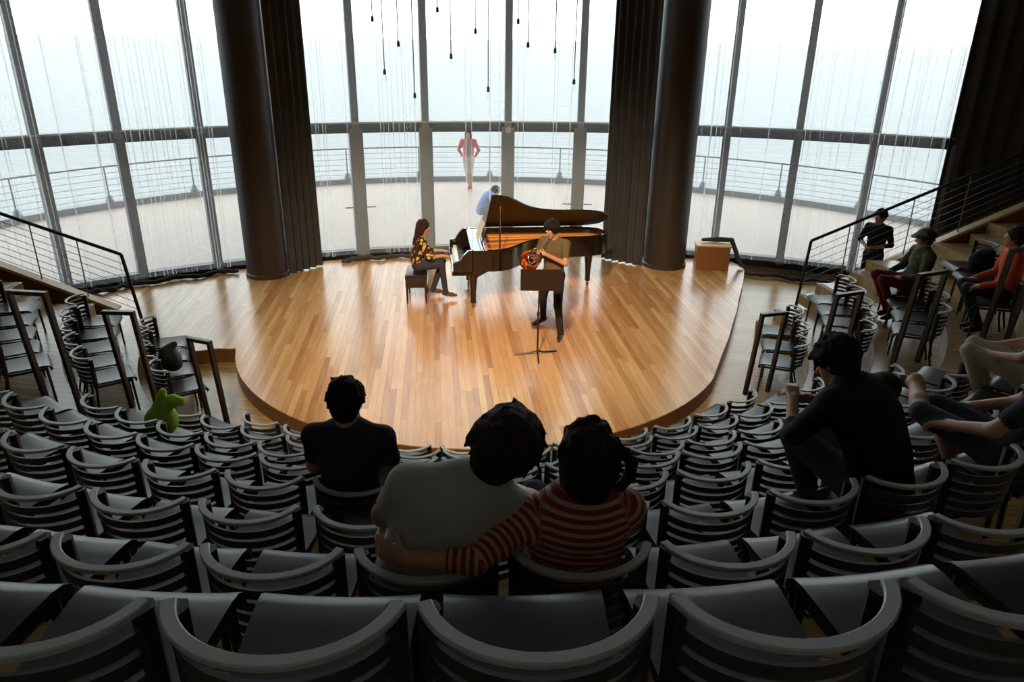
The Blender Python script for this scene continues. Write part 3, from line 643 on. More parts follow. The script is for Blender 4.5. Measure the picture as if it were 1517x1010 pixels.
# keyboard end
MB().bbox((0.21, 0, 0.635), (0.46, 1.54, 0.07), 0.008).build('keybed', M_PIANO, pn)
for s in (-1, 1):
    MB().add([(x, s * HWP - (0.0 if s > 0 else -0.0) + w_, z) for w_ in (0, -s * 0.065) for x, z in ((0.0, 0.60), (0.32, 0.60), (0.32, 1.0), (0.24, 1.0), (0.17, 0.93), (0.10, 0.83), (0.0, 0.80))],
             [tuple(range(7)), tuple(range(13, 6, -1))] + [(k, (k + 1) % 7, 7 + (k + 1) % 7, 7 + k) for k in range(7)]).build('cheek_arm', M_PIANO, pn)
MB().box((0.30, 0, 0.83), (0.025, 1.42, 0.32)).build('fallboard', M_PIANO, pn)
MB().bbox((0.035, 0, 0.70), (0.03, 1.42, 0.07), 0.006).build('key_slip', M_PIANO, pn)
kw = 1.22 / 52
for k in range(52):
    MB().box((0.125, 0.61 - (k + 0.5) * kw, 0.725), (0.15, kw * 0.93, 0.022)).build('white_key', M_IVORY, pn)
for k in range(51):
    if (k + 5) % 7 in (0, 1, 3, 4, 5): MB().box((0.155, 0.61 - (k + 1) * kw, 0.742), (0.095, 0.011, 0.02)).build('black_key', M_SHARP, pn)
MB().bbox((0.42, 0, 0.985), (0.20, 1.40, 0.02), 0.004).build('desk_shelf', M_PIANO, pn)
dk = MB(); dk.bbox((0.52, 0.05, 1.10), (0.02, 0.66, 0.22), 0.006, RY(0.32)); dk.build('music_desk', M_PIANO, pn)
def leg(x, y):
    l = MB().lathe([(0.05, 0.10), (0.045, 0.16), (0.05, 0.3), (0.075, 0.58), (0.085, 0.64), (0.085, 0.67)], 12, Matrix.Translation((x, y, 0))).build('leg', M_PIANO, pn, smooth=True)
    MB().lathe([(0.02, 0.0), (0.028, 0.02), (0.028, 0.05), (0.02, 0.07), (0.03, 0.10)], 10, Matrix.Translation((x, y, 0))).build('caster', M_BRASS, l, smooth=True)
leg(0.32, -0.62); leg(0.32, 0.62); leg(2.42, 0.42)
for s in (-1, 1): MB().add([(0.20, s * 0.62 - 0.04, 0.66), (0.20, s * 0.62 + 0.04, 0.66), (0.62, s * 0.62 - 0.04, 0.66), (0.62, s * 0.62 + 0.04, 0.66), (0.30, s * 0.62 - 0.04, 0.52), (0.30, s * 0.62 + 0.04, 0.52), (0.36, s * 0.62 - 0.04, 0.52), (0.36, s * 0.62 + 0.04, 0.52)], [(0, 2, 3, 1), (4, 5, 7, 6), (0, 4, 6, 2), (1, 3, 7, 5), (0, 1, 5, 4), (2, 6, 7, 3)]).build('leg_bracket', M_PIANO, pn)
ly = MB(); ly.tube([(0.42, -0.06, 0.64), (0.36, -0.07, 0.14)], 0.015, 6); ly.tube([(0.42, 0.06, 0.64), (0.36, 0.07, 0.14)], 0.015, 6); ly.bbox((0.35, 0, 0.12), (0.10, 0.22, 0.06), 0.006); ly = ly.build('pedal_lyre', M_PIANO, pn)
for s in (-0.06, 0, 0.06): MB().bbox((0.26, s, 0.09), (0.13, 0.022, 0.012), 0.004).build('pedal', M_BRASS, ly)
# lid hinged along the bass side, raised, front flap folded back
LA = math.radians(31)
def lid_mesh(poly, z0, z1):
    mb = MB(); M4 = Matrix.Translation((0, HWP, 1.005)) @ Matrix.Rotation(-LA, 4, 'X') @ Matrix.Translation((0, -HWP, 0)); return mb.prism(poly, z0, z1, M=M4)
lid_poly = [(0.62, -HWP - 0.01), (0.66, -HWP - 0.01)] + [(x, y - 0.012) for x, y in out_[2:-2]] + [(2.2, HWP), (0.62, HWP)]
M_LID = mat('piano_lid_satin', (0.012, 0.007, 0.005), 0.38, 0, 0.1, 3, spec=0.3)
ld = lid_mesh(lid_poly, 0.0, 0.025).build('lid', M_LID, pn, smooth=30)
lid_mesh([(0.64, -0.70), (1.04, -0.48), (1.04, HWP), (0.64, HWP)], 0.028, 0.053).build('lid_flap', M_PIANO, ld)
MB().tube([(0.80, -0.73, 0.99), (0.95, -0.62, 0.99)], 0.008, 6).build('prop_rest', M_BRASS, pn)
MB().tube([(0.74, -0.70, 1.0), (0.76, -0.50, 1.005 + 1.27 * math.sin(LA) - 0.02)], 0.012, 6).build('lid_prop', M_PIANO, pn)
# sheet music on the desk
M_PAPER = mat('white_paper', (0.82, 0.82, 0.80), 0.7, 0, 0.04, 20); M_CREAM = mat('cream_paper', (0.80, 0.68, 0.44), 0.7, 0, 0.05, 20)
Mp = Matrix.Translation((-0.56, 1.52, 0)) @ Matrix.Rotation(math.radians(6.8), 4, 'Z')
def sheet(name, c, s, R, m, label, cat='paper', group=None):
    o = MB().box((0, 0, 0), s).build(name, m); o.matrix_world = Matrix.Translation(c) @ R.to_4x4(); return tag(o, label, cat, group)
for k, (y, m_) in enumerate(((0.17, M_CREAM), (-0.07, M_CREAM))):
    p = Mp @ V((0.482, y, 1.155)); sheet('sheet_music', p, (0.004, 0.23, 0.30), RZ(math.radians(6.8)) @ RY(0.32), m_, 'open cream sheet music page leaning on the piano music desk', 'sheet music', 'pages on the piano music desk')
# ------------------------------------------------------------------ piano bench
M_LEATHER = mat('black_leather', (0.014, 0.010, 0.009), 0.35, 0, 0.2, 20, bump=0.1, bscale=80)
bn = thing('piano_bench', 'black padded piano bench under the pianist', 'bench', (-1.13, 1.42, 0), math.radians(4))
MB().bbox((0, 0, 0.445), (0.36, 0.62, 0.09), 0.02).build('cushion', M_LEATHER, bn, smooth=True)
MB().bbox((0, 0, 0.34), (0.35, 0.60, 0.13), 0.006).build('box_frame', M_PIANO, bn)
for sx in (-1, 1):
    for sy in (-1, 1): MB().tube([(sx * 0.15, sy * 0.27, 0.29), (sx * 0.155, sy * 0.275, 0.0)], [0.022, 0.014], 8).build('leg', M_PIANO, bn)
# ------------------------------------------------------------------ music stand
ms = thing('music_stand', 'black music stand with a tripod foot in front of the horn player', 'music stand', (0.82, -0.95, 0))
MB().tube([(0, 0, 0.03), (0, 0, 0.62)], 0.013, 8).build('lower_pole', M_BLACKSTEEL, ms)
MB().tube([(0, 0, 0.60), (0, 0, 1.06)], 0.009, 8).build('upper_pole', M_BLACKSTEEL, ms)
MB().lathe([(0.02, 0.58), (0.02, 0.64)], 10).build('collar', M_BLACKSTEEL, ms)
for a in (180 - 2, 25, -88):
    a = math.radians(a); MB().tube([(0, 0, 0.07), (0.1 * math.cos(a), 0.1 * math.sin(a), 0.035), (0.30 * math.cos(a), 0.30 * math.sin(a), 0.015)], 0.012, 6).build('leg', M_BLACKSTEEL, ms)
M_DESK = mat('stand_desk_matt_brown', (0.020, 0.012, 0.008), 0.85, 0, 0.1, 6, spec=0.1)
dkk = MB().bbox((0.03, 0.03, 1.08), (0.56, 0.012, 0.30), 0.004, RX(-0.62)).build('desk', M_DESK, ms)
MB().bbox((0.03, 0.12, 0.965), (0.56, 0.06, 0.012), 0.003, RX(-0.62)).build('desk_lip', M_BLACKSTEEL, dkk)
# small extra stand foot on the stage edge, mostly hidden by the man's head
# ------------------------------------------------------------------ loose things on seats
def seat_pt(i, th, dx=0.0, dy=0.18, dz=0.0):
    c = polar(RR[i] + side_off(i, th), th, FZ[i]); t = math.radians(th)
    return c + V((math.cos(t) * dx - math.sin(t) * dy, math.sin(t) * dx + math.cos(t) * dy, 0.435 + dz))
def blob(name, prims_, m, label, cat, res=0.02):
    o = sdf_mesh(name, prims_, [m], res); return tag(o, label, cat)
# ------------------------------------------------------------------ implicit-surface modelling for bodies, hair and soft things
class Prim:
    __slots__ = ('kind', 'a', 'b', 'ra', 'rb', 'k', 'm', 'side', 'flat', 'M', 'r', 'op')
def cone(a, b, ra, rb=None, m=0, k=0.02, side=None, flat=1.0, op='add'):
    p = Prim(); p.kind = 'c'; p.a = np.array(a, float); p.b = np.array(b, float); p.ra = ra; p.rb = ra if rb is None else rb; p.k = k; p.m = m
    p.side = None if side is None else np.array(side, float); p.flat = flat; p.op = op; return p
def ell(c, r, M=None, m=0, k=0.02, op='add'):
    p = Prim(); p.kind = 'e'; p.a = np.array(c, float); p.r = np.array(r, float); p.M = np.eye(3) if M is None else np.array(M, float); p.k = k; p.m = m; p.op = op; p.ra = p.rb = max(r); p.b = p.a; p.side = None; p.flat = 1.0; return p
def pdist(p, P):
    if p.kind == 'e':
        q = (P - p.a) @ p.M; k0 = np.linalg.norm(q / p.r, axis=-1); k1 = np.linalg.norm(q / (p.r ** 2), axis=-1)
        return np.where(k1 > 1e-9, k0 * (k0 - 1) / np.maximum(k1, 1e-9), -min(p.r))
    d = p.b - p.a; L = np.linalg.norm(d); w = d / max(L, 1e-9); q = P - p.a
    t = q @ w
    if p.side is not None and p.flat != 1.0:
        s = p.side - w * (p.side @ w); s = s / np.linalg.norm(s); n = np.cross(w, s); qn = q @ n; qs = q @ s
        rad = np.sqrt(qs ** 2 + (qn / p.flat) ** 2); sc = 0.5 * (1 + p.flat)
    else: rad = np.sqrt(np.maximum((q * q).sum(-1) - t * t, 0)); sc = 1.0
    tc = np.clip(t, 0, L); h = tc / max(L, 1e-9); r = p.ra + (p.rb - p.ra) * h
    return (np.sqrt(rad ** 2 + (t - tc) ** 2) - r) * sc
def sdf_mesh(name, prims, mats, res, parent=None, origin=None, attr=None, smooth_it=1):
    adds = [p for p in prims if p.op == 'add']
    lo = np.min([np.minimum(p.a, p.b) - max(p.ra, p.rb) for p in adds], 0) - 0.03; hi = np.max([np.maximum(p.a, p.b) + max(p.ra, p.rb) for p in adds], 0) + 0.03
    n = np.ceil((hi - lo) / res).astype(int) + 1
    D = np.full(n, 0.5, np.float32); ax = [lo[i] + np.arange(n[i]) * res for i in range(3)]
    for p in prims:
        mg = max(p.ra, p.rb) + 3 * res + p.k + 0.02
        i0 = np.maximum(((np.minimum(p.a, p.b) - mg - lo) / res).astype(int), 0); i1 = np.minimum(((np.maximum(p.a, p.b) + mg - lo) / res).astype(int) + 2, n)
        if np.any(i1 <= i0): continue
        g = np.stack(np.meshgrid(*[ax[i][i0[i]:i1[i]] for i in range(3)], indexing='ij'), -1)
        d = pdist(p, g).astype(np.float32); sl = tuple(slice(i0[i], i1[i]) for i in range(3)); A = D[sl]
        if p.op == 'sub': D[sl] = np.maximum(A, -d)
        else:
            h = np.maximum(p.k - np.abs(A - d), 0) / p.k; D[sl] = np.minimum(A, d) - h * h * p.k * 0.25
    ins = D < 0
    c = np.zeros(tuple(n - 1), np.uint8)
    for dx in (0, 1):
        for dy in (0, 1):
            for dz in (0, 1): c += ins[dx:n[0] - 1 + dx, dy:n[1] - 1 + dy, dz:n[2] - 1 + dz]
    act = np.argwhere((c > 0) & (c < 8)); idx = -np.ones(tuple(n - 1), np.int32); idx[act[:, 0], act[:, 1], act[:, 2]] = np.arange(len(act))
    S = np.zeros((len(act), 3)); cnt = np.zeros(len(act))
    cor = [(x, y, z) for x in (0, 1) for y in (0, 1) for z in (0, 1)]
    for a in cor:
        for k in range(3):
            if a[k]: continue
            b = list(a); b[k] = 1
            da = D[act[:, 0] + a[0], act[:, 1] + a[1], act[:, 2] + a[2]]; db = D[act[:, 0] + b[0], act[:, 1] + b[1], act[:, 2] + b[2]]
            cr = (da < 0) != (db < 0); t = np.where(cr, da / np.where(cr, da - db, 1), 0)
            pt = np.array(a, float)[None] + np.zeros((len(act), 3)); pt[:, k] += t; S[cr] += pt[cr]; cnt[cr] += 1
    vv = (act + S / cnt[:, None]) * res + lo
    F = []
    for k in range(3):
        sh = [slice(1, n[i] - 1) if i != k else slice(0, n[i] - 1) for i in range(3)]
        s2 = list(sh); s2[k] = slice(1, n[k])
        e = np.argwhere(ins[tuple(sh)] != ins[tuple(s2)])
        for i in range(3):
            if i != k: e[:, i] += 1
        u_, v_ = (k + 1) % 3, (k + 2) % 3
        def cell(du, dv):
            q = e.copy(); q[:, u_] -= du; q[:, v_] -= dv; return idx[q[:, 0], q[:, 1], q[:, 2]]
        quad = np.stack([cell(1, 1), cell(0, 1), cell(0, 0), cell(1, 0)], 1)
        fl = ~ins[e[:, 0], e[:, 1], e[:, 2]]; quad[fl] = quad[fl][:, ::-1]; F.append(quad)
    F = np.concatenate(F)
    # light smoothing
    for _ in range(smooth_it):
        acc = np.zeros_like(vv); ct = np.zeros(len(vv))
        for i in range(4):
            a, b = F[:, i], F[:, (i + 1) % 4]; np.add.at(acc, a, vv[b]); np.add.at(ct, a, 1)
        vv = vv * 0.5 + 0.5 * acc / np.maximum(ct, 1)[:, None]
    org = np.array(origin if origin is not None else (0, 0, 0), float)
    me = bpy.data.meshes.new(name); me.vertices.add(len(vv)); me.vertices.foreach_set('co', (vv - org).astype(np.float32).ravel())
    me.loops.add(4 * len(F)); me.loops.foreach_set('vertex_index', F.ravel().astype(np.int32)); me.polygons.add(len(F)); me.polygons.foreach_set('loop_start', np.arange(0, 4 * len(F), 4, dtype=np.int32)); me.polygons.foreach_set('loop_total', np.full(len(F), 4, np.int32))
    for m_ in mats: me.materials.append(m_)
    if len(mats) > 1 or attr:
        fc = vv[F].mean(1); best = np.full(len(F), 1e9); mi = np.zeros(len(F), np.int32)
        for p in adds:
            d = pdist(p, fc); q = d < best; best = np.where(q, d, best); mi = np.where(q, p.m, mi)
        me.polygons.foreach_set('material_index', mi)
    if attr:   # running length along each limb, for striped cloth
        bv = np.full(len(vv), 1e9); sv = np.zeros(len(vv))
        for p in adds:
            if p.kind != 'c': continue
            d = pdist(p, vv); w = p.b - p.a; t = ((vv - p.a) @ w) / np.linalg.norm(w); off = attr.get(id(p), 0.0); q = d < bv; bv = np.where(q, d, bv); sv = np.where(q, t + off, sv)
        at = me.attributes.new('along', 'FLOAT', 'POINT'); at.data.foreach_set('value', sv.astype(np.float32))
    me.polygons.foreach_set('use_smooth', np.ones(len(F), bool)); me.update(); me.validate()
    o = link(bpy.data.objects.new(name, me), parent)
    if parent is None: o.location = org
    return o
def N3(v): v = np.array(v, float); return v / np.linalg.norm(v)
def hand(wr, d, pn, thumb, m=0, curl=0.5, s=1.0, k=0.007):
    # wr wrist, d finger direction, pn palm normal (side the fingers curl to), thumb: direction of the thumb side
    wr = np.array(wr, float); d = N3(d); pn = N3(np.array(pn) - d * np.dot(pn, d)); sd = np.cross(d, pn); sd = sd if np.dot(sd, thumb) > 0 else -sd
    out = []
    for j in (-0.026, -0.009, 0.009, 0.026): out.append(cone(wr + d * 0.012 * s + sd * j * 0.7 * s, wr + d * 0.085 * s + sd * j * s, 0.013 * s, 0.0115 * s, m, 0.016))
    for j, ln in ((0.028, 0.072), (0.0095, 0.080), (-0.0095, 0.075), (-0.028, 0.058)):
        a = wr + d * 0.086 * s + sd * j * s; c1 = curl * 0.6; c2 = curl * 1.5
        b = a + (d * math.cos(c1) + pn * math.sin(c1) + sd * j * 1.2) * ln * 0.5 * s; c = b + (d * math.cos(c2) + pn * math.sin(c2)) * ln * 0.5 * s
        out.append(cone(a, b, 0.0092 * s, 0.0085 * s, m, k)); out.append(cone(b, c, 0.0085 * s, 0.0068 * s, m, 0.003))
    a = wr + d * 0.022 * s + sd * 0.024 * s; b = a + (d * 0.6 + sd * 0.75 + pn * 0.3) * 0.042 * s; c = b + (d * 0.9 + sd * 0.25 + pn * 0.4) * 0.034 * s
    out += [cone(a, b, 0.0125 * s, 0.010 * s, m, 0.012), cone(b, c, 0.010 * s, 0.0075 * s, m, 0.004)]
    return out
SKIN = lambda n, c: mat('skin_' + n, c, 0.5, 0, 0.08, 12)
def cloth(n, c, rough=0.85): return mat('cloth_' + n, c, rough, 0, 0.14, 8, bump=0.25, bscale=35, spec=0.25)
def hair_mat(n, c): return mat('hair_' + n, c, 0.75, 0, 0.4, 25, stretch=(6, 6, 0.8), spec=0.2, bump=0.9, bscale=40)
M_EYE = mat('eye_white', (0.75, 0.73, 0.70), 0.3); M_IRIS = mat('eye_dark', (0.02, 0.012, 0.008), 0.2)
BASEJ = dict(pelvis=(0, 0, 0), waist=(0, -0.03, 0.15), chest=(0, -0.02, 0.34), neck=(0, 0.0, 0.50), head=(0, 0.035, 0.665),
             sh_r=(0.185, -0.005, 0.455), sh_l=(-0.185, -0.005, 0.455), el_r=(0.24, 0.05, 0.19), el_l=(-0.24, 0.05, 0.19), wr_r=(0.17, 0.27, 0.11), wr_l=(-0.17, 0.27, 0.11),
             hip_r=(0.09, 0.02, 0.0), hip_l=(-0.09, 0.02, 0.0), kn_r=(0.10, 0.41, 0.045), kn_l=(-0.10, 0.41, 0.045), an_r=(0.085, 0.17, -0.43), an_l=(-0.085, 0.17, -0.43), toe_r=(0.09, 0.31, -0.485), toe_l=(-0.09, 0.31, -0.485))
def person(label, loc, yaw, J=None, skin=(0.42, 0.24, 0.16), shirt=None, legs=None, shoe=None, hair=None, hair_style='short', sleeve='short', leg_len='long', res=0.012, face=(0, 1, 0), s=1.0,
           hands=None, build=1.0, extra=None, cap=None, stripes=False, hcurl=0.6, no_legs=False, hand_s=1.0):
    j = dict(BASEJ); j.update(J or {}); cy, sy = math.cos(yaw), math.sin(yaw); loc = np.array(loc, float)
    T = lambda p: loc + s * np.array((p[0] * cy - p[1] * sy, p[0] * sy + p[1] * cy, p[2])); D_ = lambda p: np.array((p[0] * cy - p[1] * sy, p[0] * sy + p[1] * cy, p[2]), float)
    P = {k: T(v) for k, v in j.items()}
    g = build; B = 's'
    across = P['sh_r'] - P['sh_l']; hipx = P['hip_r'] - P['hip_l']
    bh = s
    pr = []; A = {}
    def add(p, off=None):
        pr.append(p)
        if off is not None: A[id(p)] = off
    # torso
    add(cone(P['hip_l'] * 0.75 + P['hip_r'] * 0.25, P['hip_r'] * 0.75 + P['hip_l'] * 0.25, 0.118 * bh * g, None, 2, 0.05), 0)
    L1 = np.linalg.norm(P['waist'] - P['pelvis']); L2 = np.linalg.norm(P['chest'] - P['waist'])
    add(cone(P['pelvis'], P['waist'], 0.150 * bh * g, 0.142 * bh * g, 1, 0.05, hipx, 0.78), 0)
    add(cone(P['waist'], P['chest'], 0.142 * bh * g, 0.162 * bh * g, 1, 0.06, across, 0.72), L1)
    up = P['neck'] - P['chest']
    add(cone(P['chest'], P['chest'] + up * 0.55, 0.165 * bh * g, 0.125 * bh * g, 1, 0.06, across, 0.66), L1 + L2)
    add(cone(P['sh_l'], P['neck'] - up * 0.16, 0.056 * bh * g, 0.066 * bh * g, 1, 0.05)); add(cone(P['sh_r'], P['neck'] - up * 0.16, 0.056 * bh * g, 0.066 * bh * g, 1, 0.05))
    for q in pr[-2:]: A[id(q)] = L1 + L2
    # neck, head
    hd = P['head']; f = N3(D_(face)); hu = N3(hd - P['neck']); hu = N3(hu - f * np.dot(hu, f) * 0.9); f = N3(f - hu * np.dot(f, hu)); hx = np.cross(f, hu)
    MH = np.stack([hx, f, hu], 1); hs = s
    H = lambda x, y, z: hd + hs * (hx * x + f * y + hu * z)
    add(cone(P['neck'] - up * 0.10, H(0, -0.02, -0.05), 0.056 * bh, 0.052 * bh, 0, 0.03))
    add(ell(H(0, -0.008, 0.03), np.array((0.074, 0.094, 0.092)) * hs, MH, 0, 0.02)); add(ell(H(0, 0.022, -0.045), np.array((0.056, 0.066, 0.072)) * hs, MH, 0, 0.03))
    add(cone(H(0, 0.086, 0.012), H(0, 0.108, -0.026), 0.009 * hs, 0.013 * hs, 0, 0.012)); add(ell(H(0, 0.080, -0.062), np.array((0.022, 0.012, 0.009)) * hs, MH, 0, 0.008)); add(ell(H(0, 0.070, -0.10), np.array((0.022, 0.018, 0.016)) * hs, MH, 0, 0.02))
    for e in (-1, 1): add(ell(H(e * 0.076, -0.008, -0.008), np.array((0.010, 0.020, 0.031)) * hs, MH, 0, 0.008)); pr.append(ell(H(e * 0.032, 0.094, 0.010), np.array((0.016, 0.012, 0.010)) * hs, MH, 0, 0.01, 'sub'))
    # arms
    for q in ('r', 'l'):
        S_, E_, W_ = P['sh_' + q], P['el_' + q], P['wr_' + q]; la = np.linalg.norm(E_ - S_)
        cut = 0.62
        mid = S_ + (E_ - S_) * cut
        add(cone(S_, mid, 0.060 * bh * g, 0.054 * bh * g, 1, 0.05), 0.07)
        if sleeve == 'short': add(cone(mid, E_, 0.044 * bh * g, 0.039 * bh * g, 0, 0.008)); add(cone(E_, W_, 0.040 * bh * g, 0.027 * bh, 0, 0.02))
        elif sleeve == 'three': add(cone(mid, E_, 0.050 * bh * g, 0.044 * bh * g, 1, 0.02), 0.07 + la * cut); e2 = E_ + (W_ - E_) * 0.30; add(cone(E_, e2, 0.043 * bh, 0.041 * bh, 1, 0.02), 0.07 + la); add(cone(e2, W_, 0.036 * bh, 0.027 * bh, 0, 0.006))
        else: add(cone(mid, E_, 0.052 * bh * g, 0.047 * bh * g, 1, 0.02), 0.07 + la * cut); add(cone(E_, W_, 0.046 * bh * g, 0.036 * bh, 1, 0.02), 0.07 + la)
        hp = (hands or {}).get(q)
        if hp is None: dd = N3(W_ - E_); hp = (dd, N3(np.cross(dd, across)) if False else np.array((0, 0, -1.0)), N3(-across if q == 'r' else across), hcurl)
        else: hp = (N3(D_(hp[0])), N3(D_(hp[1])), N3(D_(hp[2])), hp[3])
        pr.extend(hand(W_, hp[0], hp[1], hp[2], 0, hp[3], bh * hand_s))
    # legs
    if not no_legs:
        for q in ('r', 'l'):
            Hh, K, An, To = P['hip_' + q], P['kn_' + q], P['an_' + q], P['toe_' + q]
            add(cone(Hh, K, 0.092 * bh * g, 0.064 * bh, 2, 0.04))
            if leg_len == 'long': add(cone(K, An, 0.062 * bh, 0.046 * bh, 2, 0.02))
            else: add(cone(K, K + (An - K) * 0.35, 0.050 * bh, 0.054 * bh, 0, 0.01)); add(cone(K + (An - K) * 0.35, An, 0.052 * bh, 0.034 * bh, 0, 0.02))
            hl = An - N3(To - An) * 0.035 * s + np.array((0, 0, -0.025 * s))
            add(cone(hl, An * 0.45 + To * 0.55 + np.array((0, 0, -0.012 * s)), 0.036 * bh, 0.038 * bh, 3, 0.02)); add(cone(An * 0.45 + To * 0.55 + np.array((0, 0, -0.012 * s)), To, 0.038 * bh, 0.026 * bh, 3, 0.02))
            add(cone(An, An + np.array((0, 0, 0.02)) * s, 0.045 * bh, 0.042 * bh, 3 if leg_len == 'long' else 0, 0.02))
    if extra: pr.extend(extra(P, T, D_, H))
    if stripes:
        for q in pr:
            if id(q) not in A: A[id(q)] = 0.0
    sk = SKIN('%d' % int(skin[0] * 1000), skin)
    o = sdf_mesh('person', pr, [sk, shirt, legs or shirt, shoe or M_LEATHER], res, None, loc, A if stripes else None)
    tag(o, label, 'person')
    # eyes
    for e in (-1, 1):
        ey = MB(); ey.lathe([(0.0005, -0.012), (0.008, -0.009), (0.0115, 0.0), (0.008, 0.009), (0.0005, 0.012)], 8, Matrix.Translation(H(e * 0.032, 0.083, 0.010) - loc) @ Matrix(MH.tolist()).to_4x4())
        eo = ey.build('eye', M_EYE, o, smooth=True)
        MB().lathe([(0.0005, -0.006), (0.0055, 0.0), (0.0005, 0.006)], 8, Matrix.Translation(H(e * 0.032, 0.0915, 0.010) - loc) @ Matrix(MH.tolist()).to_4x4()).build('iris', M_IRIS, eo)
    # hair
    if hair is not None:
        hp = [ell(H(0, -0.018, 0.040), np.array((0.089, 0.108, 0.100)) * hs, MH, 0, 0.02), ell(H(0, -0.045, -0.01), np.array((0.080, 0.075, 0.10)) * hs, MH, 0, 0.03)]
        if hair_style == 'thick': hp.append(ell(H(0, -0.02, 0.055), np.array((0.100, 0.118, 0.105)) * hs, MH, 0, 0.03)); hp.append(ell(H(0, 0.05, 0.09), np.array((0.07, 0.06, 0.04)) * hs, MH, 0, 0.03))
        if hair_style in ('long', 'ponytail', 'bob'): hp.append(ell(H(0, -0.06, -0.03), np.array((0.085, 0.065, 0.12)) * hs, MH, 0, 0.03))
        if hair_style == 'long':
            for sd in (-0.045, 0.0, 0.045): hp.append(cone(H(sd, -0.075, -0.02), H(sd * 1.5, -0.105, -0.30), 0.048 * hs, 0.03 * hs, 0, 0.04))
            for sd in (-0.078, 0.078): hp.append(cone(H(sd, 0.0, 0.0), H(sd * 1.1, -0.02, -0.22), 0.022 * hs, 0.022 * hs, 0, 0.03))
        if hair_style == 'bob':
            for sd in (-0.03, 0.0, 0.03): hp.append(cone(H(sd, -0.065, 0.0), H(sd * 0.7, -0.06, -0.125), 0.050 * hs, 0.030 * hs, 0, 0.04))
            for sd in (-0.075, 0.075): hp.append(cone(H(sd, -0.01, 0.03), H(sd * 0.9, -0.03, -0.09), 0.022 * hs, 0.018 * hs, 0, 0.03))
            pn_ = [(0.07, -0.06, 0.03), (0.115, -0.05, 0.035), (0.145, -0.05, 0.0), (0.145, -0.05, -0.05), (0.115, -0.05, -0.09)]
            for q1, q2 in zip(pn_[:-1], pn_[1:]): hp.append(cone(H(*q1), H(*q2), 0.020 * hs, 0.019 * hs, 0, 0.012))
        if hair_style == 'bun': hp.append(ell(H(0, -0.125, 0.05), np.array((0.045, 0.04, 0.045)) * hs, MH, 0, 0.015)); hp.append(cone(H(0, -0.07, -0.04), H(0, -0.055, -0.10), 0.045 * hs, 0.03 * hs, 0, 0.03))
        rt = random.Random(int(abs(hd[0] * 1000)) + 3)
        for _ in range(110 if hair_style in ('thick', 'short') else 70):
            u1, u2 = rt.uniform(-1, 1), rt.uniform(-0.35, 1.0); az = u1 * math.pi * 0.80 + math.pi; ct = u2; sn = math.sqrt(max(0, 1 - ct * ct))
            hb = 1.12 if hair_style == 'thick' else 1.0; q = np.array((0.090 * hb * sn * math.sin(az), -0.02 + 0.108 * hb * sn * math.cos(az), 0.042 + 0.102 * hb * ct)); dn = np.array((0.25 * math.sin(az), 0.25 * math.cos(az) + 0.1 * rt.uniform(-1, 1), -0.9 + 0.5 * ct)) + np.array([rt.gauss(0, 0.25) for _ in range(3)]); dn /= np.linalg.norm(dn)
            q2 = q + dn * rt.uniform(0.02, 0.045); hp.append(cone(H(*q), H(*q2), 0.012 * hs, 0.006 * hs, 0, 0.010))
        hp.append(ell(H(0, 0.115, -0.045), np.array((0.070, 0.105, 0.105)) * hs, MH, 0, 0.01, 'sub'))
        if hair_style in ('short', 'thick', 'bun'):
            hp.append(ell(H(0, 0.02, -0.15), np.array((0.12, 0.12, 0.085)) * hs, MH, 0, 0.01, 'sub'))
        ho = sdf_mesh('hair', hp, [hair], min(res, 0.010), o, loc, None)
        ho['label'] = {'long': 'long loose hair', 'bob': 'long dark hair tied at the side', 'bun': 'dark hair gathered up'}.get(hair_style, 'short hair')
    if cap is not None:
        cp = [ell(H(0, -0.01, 0.06), np.array((0.096, 0.112, 0.085)) * hs, MH, 0, 0.02), cone(H(-0.03, 0.10, 0.055), H(0.03, 0.10, 0.055), 0.03 * hs, None, 0, 0.02), ell(H(0, 0.115, 0.045), np.array((0.065, 0.055, 0.011)) * hs, MH, 0, 0.02), ell(H(0, 0, -0.05), np.array((0.13, 0.13, 0.09)) * hs, MH, 0, 0.01, 'sub')]
        sdf_mesh('cap', cp, [cap], 0.010, o, loc)
    o['_H'] = [float(x) for x in hd]
    del o['_H']
    return o, P, H
# ------------------------------------------------------------------ people
C_WHITE = cloth('pale_tshirt', (0.40, 0.40, 0.36)); C_JEANS = cloth('dark_jeans', (0.03, 0.035, 0.05)); C_NAVY = cloth('navy', (0.030, 0.030, 0.045)); C_BLACK = cloth('black', (0.010, 0.010, 0.012))
C_BROWNTEE = cloth('olive_brown_tee', (0.11, 0.085, 0.05)); C_RED = cloth('red_jacket', (0.62, 0.16, 0.17)); C_BLUE = cloth('blue_shirt', (0.22, 0.30, 0.62)); C_KHAKI = cloth('khaki', (0.36, 0.35, 0.27)); C_MAROON = cloth('maroon', (0.15, 0.02, 0.035)); C_ORANGE = cloth('orange_red', (0.45, 0.07, 0.03))
C_GREY = cloth('grey_vest', (0.18, 0.21, 0.23)); C_WHITE2 = cloth('white_shirt', (0.6, 0.58, 0.52)); C_SHORTS = cloth('navy_shorts', (0.05, 0.06, 0.09)); C_BEIGE = cloth('beige_shorts', (0.50, 0.46, 0.40))
